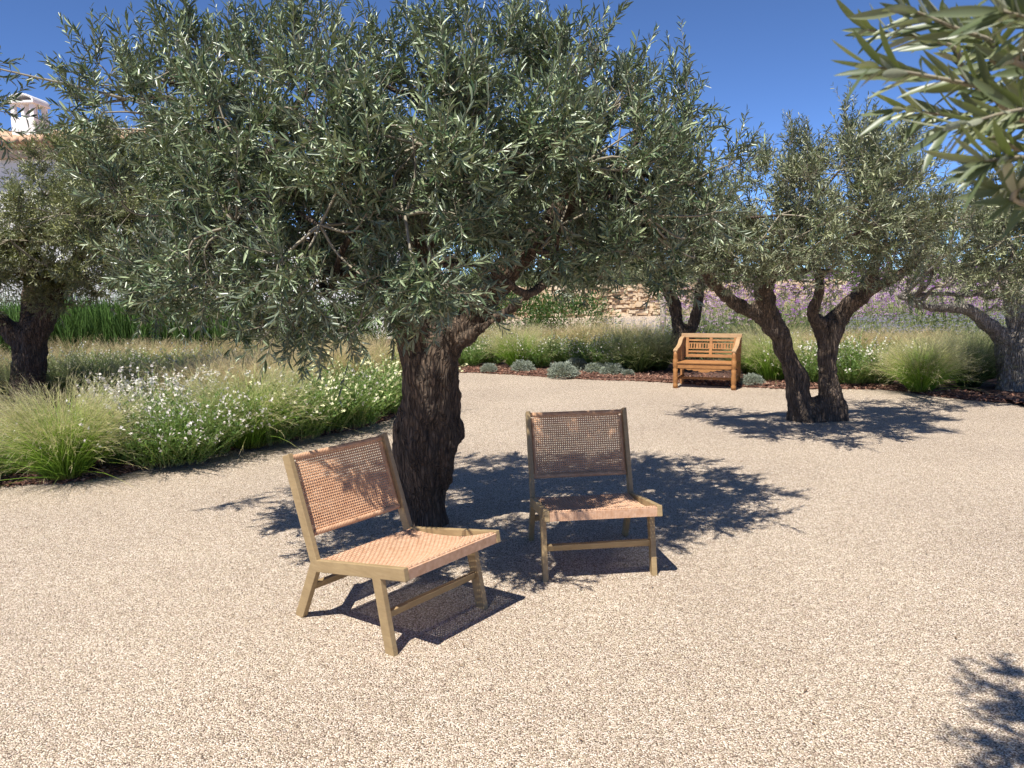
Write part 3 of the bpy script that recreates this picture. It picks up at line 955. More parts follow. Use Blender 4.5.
ST = [stipa_mesh('feather_grass', M['stipa'], 3600, .72, .74, .0048, True, 1)]
ST += [stipa_mesh('straw_grass', M['stipa_dry'], 1300, .66, .75, .0055, True, 2 + i) for i in range(3)]
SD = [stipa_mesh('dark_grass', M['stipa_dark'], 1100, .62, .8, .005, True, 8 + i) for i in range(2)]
SM = [stipa_mesh('green_grass', M['stipa'], 1700, .68, .72, .0042, True, 12 + i) for i in range(2)]
GA = [gaura_mesh('white_flower_shrub', .64, 200, 20 + i, 4, 'petal', .5, .0125, 32) for i in range(3)]
GY = [gaura_mesh('cream_flower_shrub', .6, 200, 30 + i, 4, 'petal_yellow', .5, .014, 32) for i in range(2)]
GS = [gaura_mesh('flower_spikes', .72, 60, 37, 11, 'petal', .28, .016, 12)]
CU = [cushion_mesh('silver_cushion', .2, 2600, 40 + i) for i in range(3)]
VB = [verbena_mesh('purple_verbena', 1.15, 60, 50 + i, 'purple', 1, .026, 16) for i in range(2)]
VP = [verbena_mesh('pink_verbena', 1.0, 60, 54, 'pink', 1, .026, 16)]
LV = [verbena_mesh('lavender', .60, 110, 56, 'blue', 1, .014, 26, .28)]

GR = 'feathery grass tussocks in the planting beds'
GF = 'white flowering shrubs in the planting beds'
GC = 'silver cushion plants edging the bed'


def gpl(u, v):
    return gp(u, v, BZ)


def pp(name, me, u, v, s, label, cat, group, sz=None, rz=None):
    p = gpl(u, v)
    return put(name, me, p.x, p.y, s, rz, label, cat, group, sz=sz)


# --- left bed, front
pp('grass_tussock', ST[0], 66, 476, 1.08, 'large feathery grass tussock at the front left, green below and pale at its tips', 'grass tussock', GR)
pp('flowering_shrub', GA[0], 165, 464, 1.2, 'white flowered shrub directly right of the large front left grass tussock', 'shrub', GF)
pp('flowering_shrub', GA[1], 128, 462, 1.0, 'low dark green shrub tucked behind the large front left tussock', 'shrub', GF)
pp('flower_spikes', GS[0], 118, 430, 1.0, 'tall white flower spikes rising behind the large front left tussock', 'flower', 'white flower spikes in the left bed')
pp('flower_spikes', GS[0], 150, 436, 1.05, 'white flower spikes rising above the first white shrub in the left bed', 'flower', 'white flower spikes in the left bed')
pp('flower_spikes', GS[0], 185, 430, 1.0, 'slender white flower spikes behind the leaning straw tussock of the left bed', 'flower', 'white flower spikes in the left bed')
for q in ((132, 444), (170, 446), (198, 440)):
    pp('flower_spikes', GS[0], *q, 1.05, 'short dense white flower spikes in the thick of the left bed shrubs', 'flower', 'white flower spikes in the left bed')
pp('flowering_shrub', GA[2], 208, 455, 1.15, 'white flowered shrub between the spikes and the leaning straw tussock in the left bed', 'shrub', GF)
pp('grass_tussock', SM[0], 250, 446, 1.2, 'green and straw tussock in the left bed edge between two white flowered shrubs', 'grass tussock', GR)
pp('flowering_shrub', GY[0], 300, 437, 1.3, 'rounded cream flowered shrub at the left bed edge behind the left chair', 'shrub', GF)
pp('flowering_shrub', GY[1], 355, 425, 1.35, 'cream flowered shrub nearest the main olive trunk at the bed edge', 'shrub', GF)
pp('flowering_shrub', GY[0], 393, 412, 1.3, 'cream flowered shrub half hidden behind the main olive trunk', 'shrub', GF)
pp('flowering_shrub', GA[1], -8, 478, 1.0, 'dark green shrub cut by the left edge in front of the olive', 'shrub', GF)
pp('flowering_shrub', GA[0], 2, 462, .8, 'white flowered shrub left of the big tussock below the left olive trunk', 'shrub', GF)
pp('flowering_shrub', GA[2], 328, 430, 1.2, 'white flowered shrub between the two cream flowered shrubs of the left bed edge', 'shrub', GF)
pp('flowering_shrub', GA[1], 272, 443, 1.0, 'low white flowered shrub at the foot of the green and straw tussock', 'shrub', GF)
pp('flowering_shrub', GA[0], 188, 462, .95, 'low white flowered shrub at the gravel edge, second from the big tussock', 'shrub', GF)
# middle rows of straw grass
row1 = [(62, 400), (100, 402), (140, 406), (178, 408), (215, 405), (255, 407), (290, 404), (325, 398), (350, 396), (382, 388), (232, 420), (200, 424), (270, 420), (14, 408), (-30, 415)]
for i, (u, v) in enumerate(row1):
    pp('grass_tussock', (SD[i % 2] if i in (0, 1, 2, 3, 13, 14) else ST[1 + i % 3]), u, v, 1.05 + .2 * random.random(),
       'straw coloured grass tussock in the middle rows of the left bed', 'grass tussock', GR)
row2 = [(u, v) for v in (372, 384) for u in range(-20, 400, 34)]
for i, (u, v) in enumerate(row2):
    pp('grass_tussock', ST[1 + i % 3], u + random.uniform(-10, 10), v + random.uniform(-4, 4), 0.85 + .2 * random.random(),
       'distant pale straw tussock in the back rows of the left bed', 'grass tussock', GR)
for i in range(9):
    pp('flowering_shrub', GA[i % 3], 55 + i * 22, 392 + random.uniform(-6, 4), 1.1, 'small white flowered shrub deep among the straw tussocks of the left bed', 'shrub', GF)

# --- back bed, centre and right
for (u, v, k, lab) in [(470, 366, 0, 'white dotted green shrub just right of the main olive trunk'), (492, 364, 1, 'green shrub with sparse white flowers, second right of the main trunk'),
                       (540, 367, 2, 'white dotted green shrub right of the upright tussock in the back bed'), (566, 366, 0, 'green flowered shrub behind the largest silver cushion'),
                       (592, 368, 1, 'green flowered shrub behind the silver cushions, midway to the bench'), (618, 370, 2, 'green flowered shrub left of the dark tussocks beside the bench')]:
    pp('flowering_shrub', GA[k] if k else GY[1], u, v, 1.05, lab, 'shrub', GF)
pp('grass_tussock', SM[1], 518, 367, 1.15, 'upright green tussock alone in the centre of the back bed', 'grass tussock', GR)
for (u, v, me, lab) in [(590, 355, 1, 'pale tussock behind the silver cushions in the back bed'), (620, 360, 2, 'straw green tussock between the cushions and the bench')]:
    pp('grass_tussock', ST[me], u, v, 1.15, lab, 'grass tussock', GR)
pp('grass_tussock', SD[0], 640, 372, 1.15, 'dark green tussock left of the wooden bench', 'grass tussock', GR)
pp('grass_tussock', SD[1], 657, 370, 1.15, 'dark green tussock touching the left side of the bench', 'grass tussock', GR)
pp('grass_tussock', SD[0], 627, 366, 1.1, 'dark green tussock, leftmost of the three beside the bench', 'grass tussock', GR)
for i, u in enumerate(range(450, 665, 15)):
    pp('grass_tussock', ST[1 + i % 3], u, 354 + random.uniform(-3, 3), .86, 'hazy pinkish straw tussock in the rear row of the back bed', 'grass tussock', GR)
cush = [(489, 371, 0.73, 'small round silver cushion plant, first right of the main trunk'), (523, 371, 1.00, 'silver cushion plant in front of the upright tussock'),
        (563, 376, 1.24, 'largest silver cushion plant at the gravel edge'), (578, 369, 1.12, 'silver cushion plant behind the largest one'),
        (595, 372, 0.85, 'silver cushion plant, third from the bench along the edge'), (612, 374, 0.97, 'silver cushion plant, second from the bench along the edge'),
        (628, 375, .5, 'tiny silver cushion plant before the dark tussocks'), (752, 384, .8, 'silver cushion plant close to the right side of the bench')]
for i, (u, v, s, lab) in enumerate(cush):
    pp('silver_cushion', CU[i % 3], u, v, s, lab, 'plant', GC)
# right of bench
rp = [('grass_tussock', SM[0], 772, 380, 1.2, 'green tussock between the bench and the twin trunked olive', 'grass tussock', GR),
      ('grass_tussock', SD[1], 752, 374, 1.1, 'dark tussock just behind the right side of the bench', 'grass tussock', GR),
      ('flowering_shrub', GY[0], 785, 378, 1.0, 'cream flowered shrub seen left of the twin trunks', 'shrub', GF),
      ('flowering_shrub', GA[0], 808, 382, 1.15, 'white flowered shrub between the twin trunks', 'shrub', GF),
      ('flowering_shrub', GA[2], 850, 384, 1.2, 'white flowered shrub directly right of the twin trunks', 'shrub', GF),
      ('flowering_shrub', GA[1], 876, 384, 1.15, 'white flowered shrub touching the big right hand tussock', 'shrub', GF),
      ('grass_tussock', ST[0], 920, 391, .98, 'big green and straw fountain tussock right of the twin trunked olive', 'grass tussock', GR),
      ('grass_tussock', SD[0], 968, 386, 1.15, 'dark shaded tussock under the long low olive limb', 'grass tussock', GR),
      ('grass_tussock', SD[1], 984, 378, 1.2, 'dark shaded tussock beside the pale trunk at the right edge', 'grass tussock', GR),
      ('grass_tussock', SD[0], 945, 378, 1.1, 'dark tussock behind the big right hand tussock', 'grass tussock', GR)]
for q in rp:
    pp(*q)
for i, u in enumerate(range(735, 1040, 17)):
    pp('grass_tussock', ST[1 + i % 3] if u < 950 else SD[i % 2], u, 366 + random.uniform(-3, 3), 0.92, 'pale straw tussock in the row behind the right hand shrubs', 'grass tussock', GR)
GV = 'purple and pink verbena at the back of the right bed'
for i in range(64):
    u = 690 + (i % 16) * 21 + random.uniform(-8, 8); v = 357 - (i // 16) * 6 + random.uniform(-2, 2)
    k = random.random()
    if k < .55:
        pp('verbena', VB[i % 2], u, v, .85 + .5 * random.random(), 'tall purple verbena clump at the back of the right bed', 'flower', GV)
    else:
        pp('verbena', VP[0], u, v, .9 + .4 * random.random(), 'tall pale pink flower clump at the back of the right bed', 'flower', GV)
for i in range(22):
    u = 840 + (i % 11) * 18 + random.uniform(-8, 8); v = 361 - (i // 17) * 3
    pp('lavender', LV[0], u, v, 1.15, 'grey blue lavender clump before the purple verbena', 'flower', 'lavender clumps in the right bed')
for i in range(7):
    u = 622 + i * 14; pp('lavender', LV[0], u, 357 + random.uniform(-2, 2), 1.1, 'grey blue lavender clump left of the bench behind the grasses', 'flower', 'lavender clumps left of the bench')

# hedges and leafy plants at the back
hb = [bush_mesh('leafy_bush', 2.2, 1.6, 1.15, 5200, .06, 70 + i) for i in range(2)]
for (u, v, s, lab) in [(450, 347, 1.3, 'dark green leafy bush behind the main olive trunk'), (508, 347, 1.3, 'green leafy bush, middle one before the stone wall'),
                       (568, 346, 1.2, 'green leafy bush ending the row before the stone wall')]:
    p = gpl(u, v)
    put('leafy_bush', hb[0], p.x, p.y, s, None, lab, 'bush', 'green bushes before the stone wall')
rb = MB()
rg = np.random.default_rng(90)
R = np.stack([rg.uniform(-.8, .8, 900), rg.uniform(-.4, .4, 900), np.zeros(900)], 1)
ribbons(rb, R, rg.normal(0, .14, (900, 3)) + [0, 0, 1], rg.uniform(.8, 1.25, 900), .02, rg.normal(0, .1, (900, 3)), 0, 4, rg, taper=.8)
rme = rb.mesh('reed_clump', [M['reed']])
for i, (u, v) in enumerate([(0, 372), (50, 368), (85, 366), (120, 366), (160, 364), (200, 362)]):
    pp('reed_clump', rme, u, v, 1.15, 'tall bright green leafy clump behind the left olive trunk', 'plant', 'green upright plants behind the left bed', rz=0)
for i, (u, v) in enumerate([(20, 355), (70, 350), (110, 352), (150, 354), (185, 350), (-50, 355), (-15, 352), (240, 348), (285, 348), (330, 347), (375, 346)]):
    pp('leafy_bush', hb[i % 2], u, v, 1.15, 'green garden bush in front of the white house', 'bush', 'bushes before the white house')
for i, (u, v) in enumerate([(150, 357), (225, 352), (80, 360)]):
    pp('verbena', VP[0], u, v, 1.3, 'pale pink flower clump before the white house', 'flower', 'pink flowers behind the left bed')

# ------------------------------------------------------------------ lounge chairs
def sfun_weave(mb, S, nu, nv, wu, wv, amp, over, th, sub=3, m=0):
    """S(u,v)->(point, normal). nu strands run along v at const u; nv strands run along u. ribbons with thickness"""
    def strand(pts, nrm, w):
        pts = np.array(pts); nrm = unit(np.array(nrm))
        T = unit(np.gradient(pts, axis=0)); Sd = unit(np.cross(T, nrm))
        a = pts - Sd * w / 2; b = pts + nrm * th; c = pts + Sd * w / 2; d = pts - nrm * th
        V = np.stack([a, b, c, d], 1).reshape(-1, 3)
        k = np.arange(len(pts) - 1)[:, None, None] * 4
        f = np.array([[0, 4, 5, 1], [1, 5, 6, 2], [2, 6, 7, 3], [3, 7, 4, 0]])
        mb.add(V, (k + f[None]).reshape(-1, 4), m)
    for i in range(nu):
        u = (i + .5) / nu
        K = nv * sub + 1; P = []; Q = []
        for k in range(K):
            v = k / (K - 1)
            p, n = S(u, v)
            w = math.sin(math.pi * (v * nv) + (i % 2) * math.pi)
            P.append(p + n * amp * w); Q.append(n)
        strand(P, Q, wu)
    for j in range(nv):
        v = (j + .5) / nv
        K = nu * sub + 1; P = []; Q = []
        for k in range(K):
            u = k / (K - 1)
            p, n = S(u, v)
            w = -math.sin(math.pi * (u * nu) + (j % 2) * math.pi) * (1 if over else 1)
            P.append(p + n * amp * w); Q.append(n)
        strand(P, Q, wv)


W2 = .308
RAIL_F = np.array([.42, .385]); RAIL_J = np.array([-.205, .285])   # (y,z) rail centreline
POST_T = np.array([-.380, .792]); POST_B = np.array([-.195, .255])


def chair(loc, ang, label, protos=None):
    root = empty('lounge_chair', loc)
    # local frame: x right in the picture, y forward (towards the sitter's knees)
    tag(root, label, 'chair', 'pair of low cane lounge chairs')
    xr = W2 - .013
    def yz(x, p):
        return (x, p[0], p[1])
    for s in (-1, 1):
        x = s * xr
        mb = MB(); mb.plank(yz(x, RAIL_J), yz(x, RAIL_F), (0, 0, 1), .057, .027)
        mb.build('side_rail', M['wood'], root, False, .003)
        mb = MB(); mb.plank((x, -.190, .262), yz(x, POST_T), (0, 1, .2), .054, .026)
        # slot the post against the rail from the inside
        mb.build('back_post', M['wood'], root, False, .003)
        mb = MB(); mb.plank((x - s * .001, -.352, -.008), (x - s * .001, -.205, .285), (0, 1, 0), .055, .0285)
        mb.build('leg', M['wood'], root, False, .003)
        mb = MB(); mb.plank((x - s * .0005, .305, -.008), (x - s * .0005, .235, .345), (0, 1, 0), .055, .0285)
        mb.build('leg', M['wood'], root, False, .003)
    # stretchers
    mb = MB(); mb.plank((-xr + .012, .268, .165), (xr - .012, .268, .165), (0, .3, 1), .036, .02); mb.build('stretcher', M['wood'], root, False, .003)
    mb = MB(); mb.plank((-xr + .012, -.268, .165), (xr - .012, -.262, .165), (0, .3, 1), .036, .02); mb.build('stretcher', M['wood'], root, False, .003)
    # back rails behind the cane
    pdir = (POST_T - POST_B); pl = np.linalg.norm(pdir); pdir = pdir / pl
    pn = np.array([-pdir[1], pdir[0]]) * -1    # forward facing normal in (y,z)
    def onpost(t, off=0):
        q = POST_B + pdir * pl * t + pn * off
        return q
    iw = xr - .0135
    fr = MB()
    for t in (.965, .31):
        q = onpost(t, 0)
        fr.plank((-iw, q[0], q[1]), (iw, q[0], q[1]), (0, pdir[0], pdir[1]), .022, .012)
    fr.build('back_frame', M['wood'], root, False, .003)
    # woven back: field plus wrapped borders
    mb = MB()
    nrm = np.array([0, pn[0], pn[1]])
    def SB(u, v):
        x = -iw + .022 + u * (2 * iw - .044)
        t = .33 + v * (.945 - .33)
        bow = -.012 * math.sin(math.pi * u)
        q = onpost(t, .004 + bow)
        return np.array([x, q[0], q[1]]), nrm
    sfun_weave(mb, SB, 41, 26, .0074, .0074, .0016, True, .0014, 2)
    # borders: tight wrapping ridges
    def wrap(p0, p1, w, t, wd, n):
        p0 = np.array(p0); p1 = np.array(p1)
        d = (p1 - p0) / n; 
        for i in range(n):
            c0 = p0 + d * (i + .06); c1 = p0 + d * (i + .94)
            mb.plank(c0, c1, wd, w, t)
    up3 = np.array([0, pdir[0], pdir[1]])
    for t in (.965, .31):
        q = onpost(t, 0)
        wrap((-iw, q[0], q[1]), (iw, q[0], q[1]), .025, .016, up3, 62)
    for s in (-1, 1):
        a = onpost(.335, .001); b = onpost(.93, .001)
        wrap((s * (iw - .011), a[0], a[1]), (s * (iw - .011), b[0], b[1]), .021, .012, (1, 0, 0), 46)
    mb.build('woven_back', M['cane'], root, True)
    # seat frame cross bars
    mb = MB()
    mb = MB(); wrap((-iw, .401, .380), (iw, .401, .380), .046, .036, (0, 0, 1), 70); mb.build('wrapped_front_bar', M['cane_seat'], root, False); mb = MB()
    mb.plank((-iw, -.165, .285), (iw, -.165, .285), (0, 0, 1), .03, .024)
    mb.build('seat_frame', M['wood'], root, False, .003)
    # woven seat, sagging, rolled over the front bar
    prof = spline([(-.188, .275), (-.185, .303), (-.165, .312), (.0, .318), (.2, .345), (.36, .392), (.392, .4035), (.409, .4035)], 8)
    seg = np.concatenate([[0], np.cumsum(np.linalg.norm(np.diff(prof, axis=0), axis=1))]); seg /= seg[-1]
    def SS(u, v):
        y = np.interp(v, seg, prof[:, 0]); z = np.interp(v, seg, prof[:, 1])
        y2 = np.interp(min(1, v + .01), seg, prof[:, 0]); z2 = np.interp(min(1, v + .01), seg, prof[:, 1])
        y1 = np.interp(max(0, v - .01), seg, prof[:, 0]); z1 = np.interp(max(0, v - .01), seg, prof[:, 1])
        t = np.array([y2 - y1, z2 - z1]); t /= np.linalg.norm(t) + 1e-9
        sag = -.012 * math.sin(math.pi * u) * math.sin(math.pi * np.clip(v * 1.15 - .1, 0, 1))
        x = -iw + .002 + u * (2 * iw - .004)
        return np.array([x, y, z + sag]), np.array([0, -t[1], t[0]])
    mb = MB()
    sfun_weave(mb, SS, 34, 46, .0128, .0098, .0024, True, .0018, 2)
    mb.build('woven_seat', M['cane_seat'], root, True)
    # orient: local +y must map to (sin a, -cos a)
    root.rotation_euler = (0, 0, ang)
    return root


def orient(root, a, tilt=0.0):
    # world = (x cos a + y sin a, x sin a - y cos a): mirror of a rotation; the chair is symmetric in x so use x -> -x
    root.rotation_euler = (0, tilt, math.pi + a)


c1 = chair((-.592, 3.585, 0), 0, 'cane lounge chair turned to the right, half in sunlight, left of the other')
orient(c1, .8812)
c2 = copy_tree(c1)
c2['label'] = 'cane lounge chair facing the camera in tree shade, right of the other'
c2.location = (.420, 4.28, 0)
orient(c2, .0915)

# ------------------------------------------------------------------ teak bench
def bench():
    g = gp(704, 389)
    fc = g  # front legs centre
    root = empty('garden_bench', (g.x, g.y, 0), -.42)
    tag(root, 'carved orange brown wooden two seat bench under the trees at the bed edge', 'bench')
    hw, dep = .40, .46     # half width, depth; local y=0 front, +y back
    T, TP = M['teak'], M['teak_pale']
    for s in (-1, 1):
        mb = MB()
        mb.lathe((s * hw, 0, 0), [(.034, 0), (.036, .05), (.026, .07), (.034, .09), (.036, .14), (.03, .22), (.036, .27), (.026, .285), (.036, .3), (.037, .40), (.027, .42), (.033, .44), (.027, .47), (.03, .53)], 14)
        mb.build('leg', T, root)
        mb = MB(); mb.plank((s * hw, dep, 0), (s * hw, dep + .03, .42), (1, 0, 0), .05, .05); mb.plank((s * hw, dep + .03, .42), (s * hw, dep + .09, .70), (1, 0, 0), .05, .046)
        mb.build('leg', T, root, False, .004)
        # curved arm rising to the back post
        A = spline([(s * hw, -.03, .525), (s * hw, .03, .545), (s * hw, .14, .56), (s * hw, .27, .60), (s * hw, .37, .66), (s * hw, dep + .06, .685)], 5)
        mb = MB()
        for i in range(len(A) - 1):
            d = A[i + 1] - A[i]
            mb.plank(A[i] - d * .03, A[i + 1] + d * .03, (1, 0, 0), .058, .026)
        mb.build('armrest', TP, root, False, .003)
        # side panel: rails and short uprights below the arm
        mb = MB()
        mb.plank((s * hw, .03, .31), (s * hw, dep, .31), (0, 0, 1), .07, .022)
        mb.plank((s * hw, .03, .12), (s * hw, dep, .12), (0, 0, 1), .04, .02)
        for k in range(4):
            y = .09 + k * .09
            mb.plank((s * hw, y, .34), (s * hw, y, .55 + .03 * k), (0, 1, 0), .03, .016)
        mb.build('side_panel', T, root, False, .003)
    # seat with slats
    mb = MB()
    for k in range(6):
        y = .0 + k * .076
        mb.box((0, y + .005, .362 - .003 * k), (2 * hw - .02, .066, .02))
    mb.build('seat', T, root, False, .003)
    mb = MB(); mb.box((0, -.004, .318), (2 * hw - .06, .024, .064)); mb.box((0, dep - .02, .30), (2 * hw - .05, .022, .06)); mb.build('seat_rail', T, root, False, .003)
    # scalloped apron under the front rail
    mb = MB()
    n = 24
    top = []; bot = []
    for i in range(n + 1):
        x = -hw + .05 + (2 * hw - .1) * i / n
        t = abs(i / n - .5) * 2
        z = .286 - .05 * (1 - t) ** 1.5 - .012 * abs(math.sin(i * math.pi / 3)) if t < .7 else .28 - .01 * abs(math.sin(i * math.pi / 3))
        top.append((x, .290)); bot.append((x, z))
    V = [(x, -.01, z) for x, z in top] + [(x, -.01, z) for x, z in bot] + [(x, .006, z) for x, z in top] + [(x, .006, z) for x, z in bot]
    k = n + 1
    Fq = []
    for i in range(n):
        Fq += [[k + i, k + i + 1, i + 1, i], [2 * k + i, 2 * k + i + 1, 3 * k + i + 1, 3 * k + i], [k + i, 3 * k + i, 3 * k + i + 1, k + i + 1]]
    mb.add(V, Fq); mb.build('apron', T, root, False)
    # backrest
    def bp(x, t, off=0):
        # t 0..1 along the leaning back from seat to top
        return (x, dep + .03 + .06 * t + off, .42 + .27 * t)
    mb = MB()
    mb.plank(bp(-hw - .03, 1.05), bp(hw + .03, 1.05), (0, .2, 1), .062, .032)
    mb.build('top_rail', TP, root, False, .004)
    mb = MB()
    mb.plank(bp(-hw + .02, -.02), bp(hw - .02, -.02), (0, .2, 1), .045, .024)
    for x in (-hw + .06, 0, hw - .06):
        mb.plank(bp(x, 0), bp(x, 1), (1, 0, 0), .042, .026)
    for t in (.20, .80):
        mb.plank(bp(-hw + .05, t), bp(hw - .05, t), (0, .2, 1), .026, .014)
    # carved middle splat per side: a band with pierced oval holes
    for s in (-1, 1):
        x0, x1 = (s * .03, s * (hw - .08))
        if x0 > x1: x0, x1 = x1, x0
        mb.plank(bp(x0, .5 + .14), bp(x1, .5 + .14), (0, .2, 1), .014, .014)
        mb.plank(bp(x0, .5 - .14), bp(x1, .5 - .14), (0, .2, 1), .014, .014)
        nn = 7
        for i in range(nn + 1):
            x = x0 + (x1 - x0) * i / nn
            a = .034 if i in (0, nn, 3, 4) else .02
            mb.plank(bp(x, .36), bp(x, .64), (1, 0, 0), a, .012)
    mb.build('backrest', T, root, False, .002)
    mb = MB(); mb.plank((-hw, dep * .5, .12), (hw, dep * .5, .12), (0, 0, 1), .035, .022); mb.build('stretcher', T, root, False, .003)
    return root


bench()

# ------------------------------------------------------------------ stone wall, post, house
def stone_wall():
    m, nt, b, out = mat('dry_stone')
    uv = nt.nodes.new('ShaderNodeUVMap'); sx = nt.nodes.new('ShaderNodeSeparateXYZ')
    nt.links.new(uv.outputs[0], sx.inputs[0])
    c = ramp(nt, sx.outputs[0], [(0, (.40, .25, .13)), (.3, (.62, .45, .27)), (.8, (.72, .57, .38)), (1, (.78, .66, .48))])
    c = mix(nt, .35, c, ramp(nt, tex(nt, 'Noise', 9, coords(nt), 5, .6), [(.3, (.3, .2, .12)), (.7, (.72, .6, .45))]))
    nt.links.new(c, b.inputs['Base Color']); b.inputs['Roughness'].default_value = .9
    bump(nt, b, tex(nt, 'Noise', 14, coords(nt), 5, .6), .6, .04)
    rng = random.Random(4)
    x0, x1, y, h = -4.0, 13.0, 30.5, 1.15
    mb = MB()
    z = 0
    while z < h:
        hh = rng.uniform(.07, .17); x = x0 + rng.uniform(-.2, 0)
        while x < x1:
            w = rng.uniform(.08, .38)
            rot = Matrix.Rotation(rng.gauss(0, .10), 3, 'Y') @ Matrix.Rotation(rng.gauss(0, .07), 3, 'Z')
            mb.box((x + w / 2, y + rng.uniform(-.04, .04), z + hh / 2 + rng.uniform(-.04, .04)), (w - .02, .5 + rng.uniform(-.1, .1), hh - .018 + rng.uniform(-.05, .05)), rot)
            mb.UV[-1] = np.tile([[rng.random(), 0]], (8, 1))
            x += w
        z += hh
    mb.box(((x0 + x1) / 2, y, h / 2 - .03), (x1 - x0 - .1, .34, h - .08))
    o = mb.build('stone_wall', m, None, False, .02)
    tag(o, 'low sandy dry stone wall far behind the back bed', 'wall')


stone_wall()
p = gp(663, 331)
mb = MB(); mb.tube([(0, 0, -.1), (0, 0, .5), (.01, 0, 1.2), (0, 0, 1.35)], [.09, .085, .08, .07], 10)
o = mb.build('wooden_post', M['post']); o.location = (p.x, p.y, 0)
tag(o, 'pale round wooden post before the stone wall', 'post')


def house():
    Y0 = 20.5
    xa, xb, h = -30.0, -3.2, at(20, 141, Y0).z
    root = empty('white_house', (-9, Y0, 0))
    tag(root, 'white rendered house with terracotta roof tiles seen behind the left trees', 'house')
    off = np.array([-9, Y0, 0])
    xr = at(165, 140, Y0).x       # the tall block ends here, a lower wing goes on
    def bx(mb, a, b):
        a = np.array(a, float) - off; b = np.array(b, float) - off
        mb.box((a + b) / 2, b - a)
    hl = h - 2.3
    wins = [(xa + 17, .9), (xa + 20, .9)]
    mb = MB()
    bx(mb, (xa, Y0, -.1), (xr, Y0 + 8, h - .45)); bx(mb, (xr - .002, Y0 + .6, -.1), (xb, Y0 + 7, hl))
    mb.build('wall', M['white'], root, False, .01)
    mb = MB(); bx(mb, (xa - .1, Y0 - .22, h - .45), (xr + .22, Y0 + 8.2, h - .2)); bx(mb, (xa - .1, Y0 - .34, h - .2), (xr + .34, Y0 + 8.3, h - .1))
    mb.build('cornice', M['tan'], root, False, .02)
    # roof: pitched slab with rows of half-round tiles
    mb = MB()
    rise = 1.0
    def RZ(y): return (h - .06) + (y - (Y0 - .45)) / 4.4 * rise
    V = [(xa, Y0 - .45, RZ(Y0 - .45) - .03), (xr + .45, Y0 - .45, RZ(Y0 - .45) - .03), (xr + .45, Y0 + 4, RZ(Y0 + 4) - .03), (xa, Y0 + 4, RZ(Y0 + 4) - .03), (xr + .45, Y0 + 8.4, RZ(Y0 - .45) - .03), (xa, Y0 + 8.4, RZ(Y0 - .45) - .03)]
    mb.add(np.array(V) - off, [[0, 1, 2, 3], [3, 2, 4, 5]])
    x = xa + .1
    while x < xr + .45:
        for k in range(9):
            ya = Y0 - .5 + k * .5; yb = ya + .56
            mb.tube([np.array((x, ya, RZ(ya) + .012 * (k % 2))) - off, np.array((x, yb, RZ(yb) - .02)) - off], [.10, .075], 8)
        x += .21
    mb.build('roof', M['terracotta'], root, True)
    # chimney
    cz = at(31, 160, Y0 + 1.2)
    cx_ = cz.x + .12
    mb = MB(); bx(mb, (cx_ - .31, Y0 + .8, h - .2), (cx_ + .31, Y0 + 1.5, h + .75)); 
    for sx_ in (-1, 1):
        for sy_ in (-1, 1):
            c = np.array((cx_ + sx_ * .25, Y0 + 1.15 + sy_ * .27, h + .93)) - off
            mb.box(c, (.12, .12, .36))
    bx(mb, (cx_ - .05, Y0 + .84, h + .75), (cx_ + .05, Y0 + 1.46, h + 1.11))
    mb.box(np.array((cx_, Y0 + 1.15, h + 1.14)) - off, (.72, .8, .07))
    A = [np.array((cx_ + .33 * math.cos(t), Y0 + 1.15, h + 1.17 + .17 * math.sin(t))) - off for t in np.linspace(0, math.pi, 12)]
    for i in range(11):
        mb.plank(A[i], A[i + 1], (0, 1, 0), .76, .05)
    ch = mb.build('chimney', M['white'], root, False, .015)
    # windows with shutters
    gm, nt, b, out = mat('window_glass'); b.inputs['Base Color'].default_value = (.03, .04, .05, 1); b.inputs['Roughness'].default_value = .08
    for wx in (xr - 3.2, xr - 7.0):
        fr = MB()
        for z0, z1, xx0, xx1 in ((1.0, 1.07, -.55, .55), (2.23, 2.3, -.55, .55), (1.07, 2.23, -.55, -.48), (1.07, 2.23, .48, .55), (1.07, 2.23, -.03, .03)):
            bx(fr, (wx + xx0, Y0 - .03, z0), (wx + xx1, Y0 + .05, z1))
        w = fr.build('window', M['white'], root, False)
        gl_ = MB(); bx(gl_, (wx - .48, Y0 - .012, 1.07), (wx + .48, Y0 - .004, 2.23)); gl_.build('pane', gm, w, False)
    return root


house()

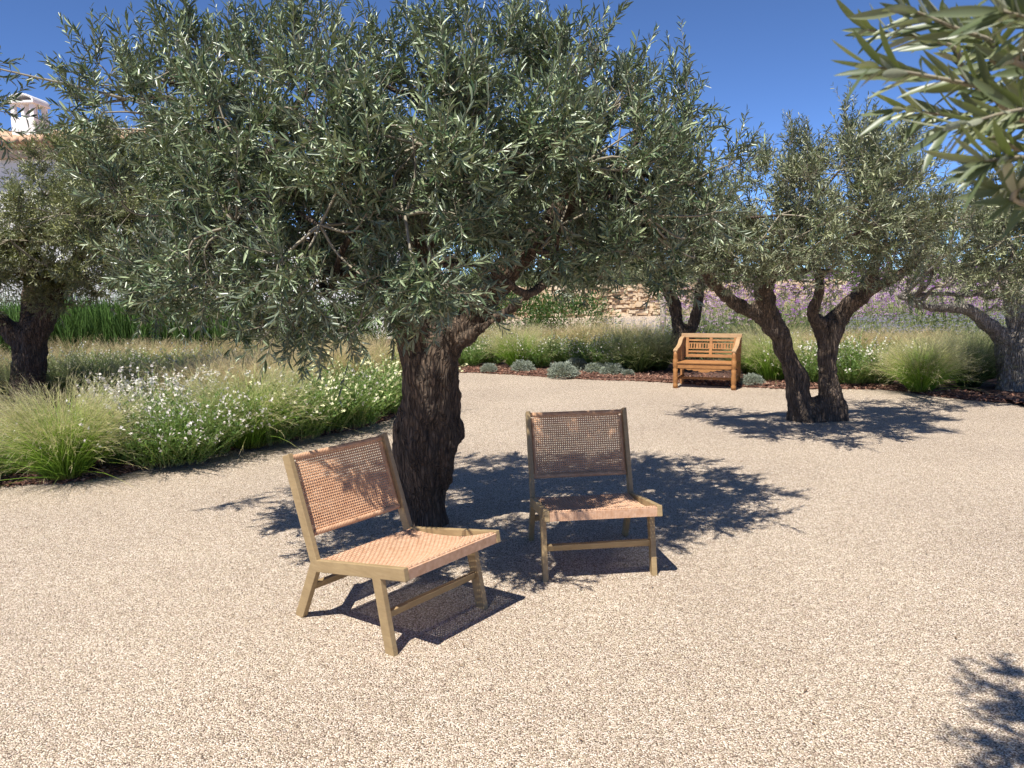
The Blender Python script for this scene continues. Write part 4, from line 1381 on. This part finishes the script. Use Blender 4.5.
far = [bush_mesh('far_tree_crown', 5.5, 4.5, 3.6, 9000, .16, 80 + i, 'verbena_leaf', .3) for i in range(2)]
for i, (u, Yf) in enumerate([(420, 40), (500, 44), (585, 39), (660, 46), (735, 38), (815, 42), (890, 37), (970, 43), (1060, 38), (1150, 41), (355, 42)]):
    pf = at(u, 270, Yf)
    rt_ = empty('far_tree', (pf.x, Yf, 0)); tag(rt_, 'bushy green tree standing beyond the sandy stone wall', 'tree', 'trees beyond the stone wall')
    mbf = MB(); mbf.tube([(0, 0, -.1), (.05, 0, .8), (0, .05, 2.2)], [.2, .16, .1], 8); mbf.build('trunk', M['bark'], rt_)
    cr = bpy.data.objects.new('crown', far[i % 2]); COL.objects.link(cr); cr.parent = rt_; cr.location = (0, 0, .55); cr.rotation_euler = (0, 0, i * 1.3); cr.scale = (1, 1, 1.25 + .08 * (i % 4))

# far green hills and distant trees beyond the wall, closing the horizon
mb = MB()
xs = np.linspace(-260, 300, 90)
hz = [2.5 + 2.2 * noise.noise(Vector((x * .02, 3, 0))) + .8 * noise.noise(Vector((x * .09, 7, 0))) for x in xs]
V = [(x, 150, -1) for x in xs] + [(x, 165, max(.8, z)) for x, z in zip(xs, hz)] + [(x, 240, -1) for x in xs]
k = len(xs)
mb.add(V, [[r * k + i, r * k + i + 1, (r + 1) * k + i + 1, (r + 1) * k + i] for r in range(2) for i in range(k - 1)])
tag(mb.build('hills', plain('hill_scrub', (.06, .08, .04), (.14, .14, .08), .3, .9)), kind='structure')

# ------------------------------------------------------------------ light, sky, output
SHX, SHY = .30, .44      # horizontal travel of a shadow per metre of height
el = math.atan2(1, math.hypot(SHX, SHY))
to_sun = Vector((-SHX, -SHY, 1)).normalized()
sd = bpy.data.lights.new('sun', 'SUN'); sd.energy = 4.5; sd.angle = math.radians(.53); sd.color = (1, .96, .89)
so = bpy.data.objects.new('sun', sd); COL.objects.link(so)
so.rotation_euler = (-to_sun).to_track_quat('-Z', 'Y').to_euler(); so.location = (0, 0, 20)
w = bpy.data.worlds.new('World'); SC.world = w; w.use_nodes = True
nt = w.node_tree
bg = nt.nodes['Background']
sky = nt.nodes.new('ShaderNodeTexSky'); sky.sky_type = 'NISHITA'; sky.sun_disc = False
sky.sun_elevation = el
sky.sun_rotation = math.atan2(to_sun.x, to_sun.y)
sky.air_density = .45; sky.dust_density = 0; sky.ozone_density = 9; sky.altitude = 2300
nt.links.new(sky.outputs[0], bg.inputs[0]); bg.inputs[1].default_value = .13
SC.render.engine = 'CYCLES'
SC.view_settings.view_transform = 'Standard'
SC.view_settings.look = 'None'
SC.view_settings.exposure = 0.85
SC.view_settings.gamma = 1
SC.cycles.max_bounces = 6
SC.cycles.diffuse_bounces = 4
SC.cycles.transparent_max_bounces = 8
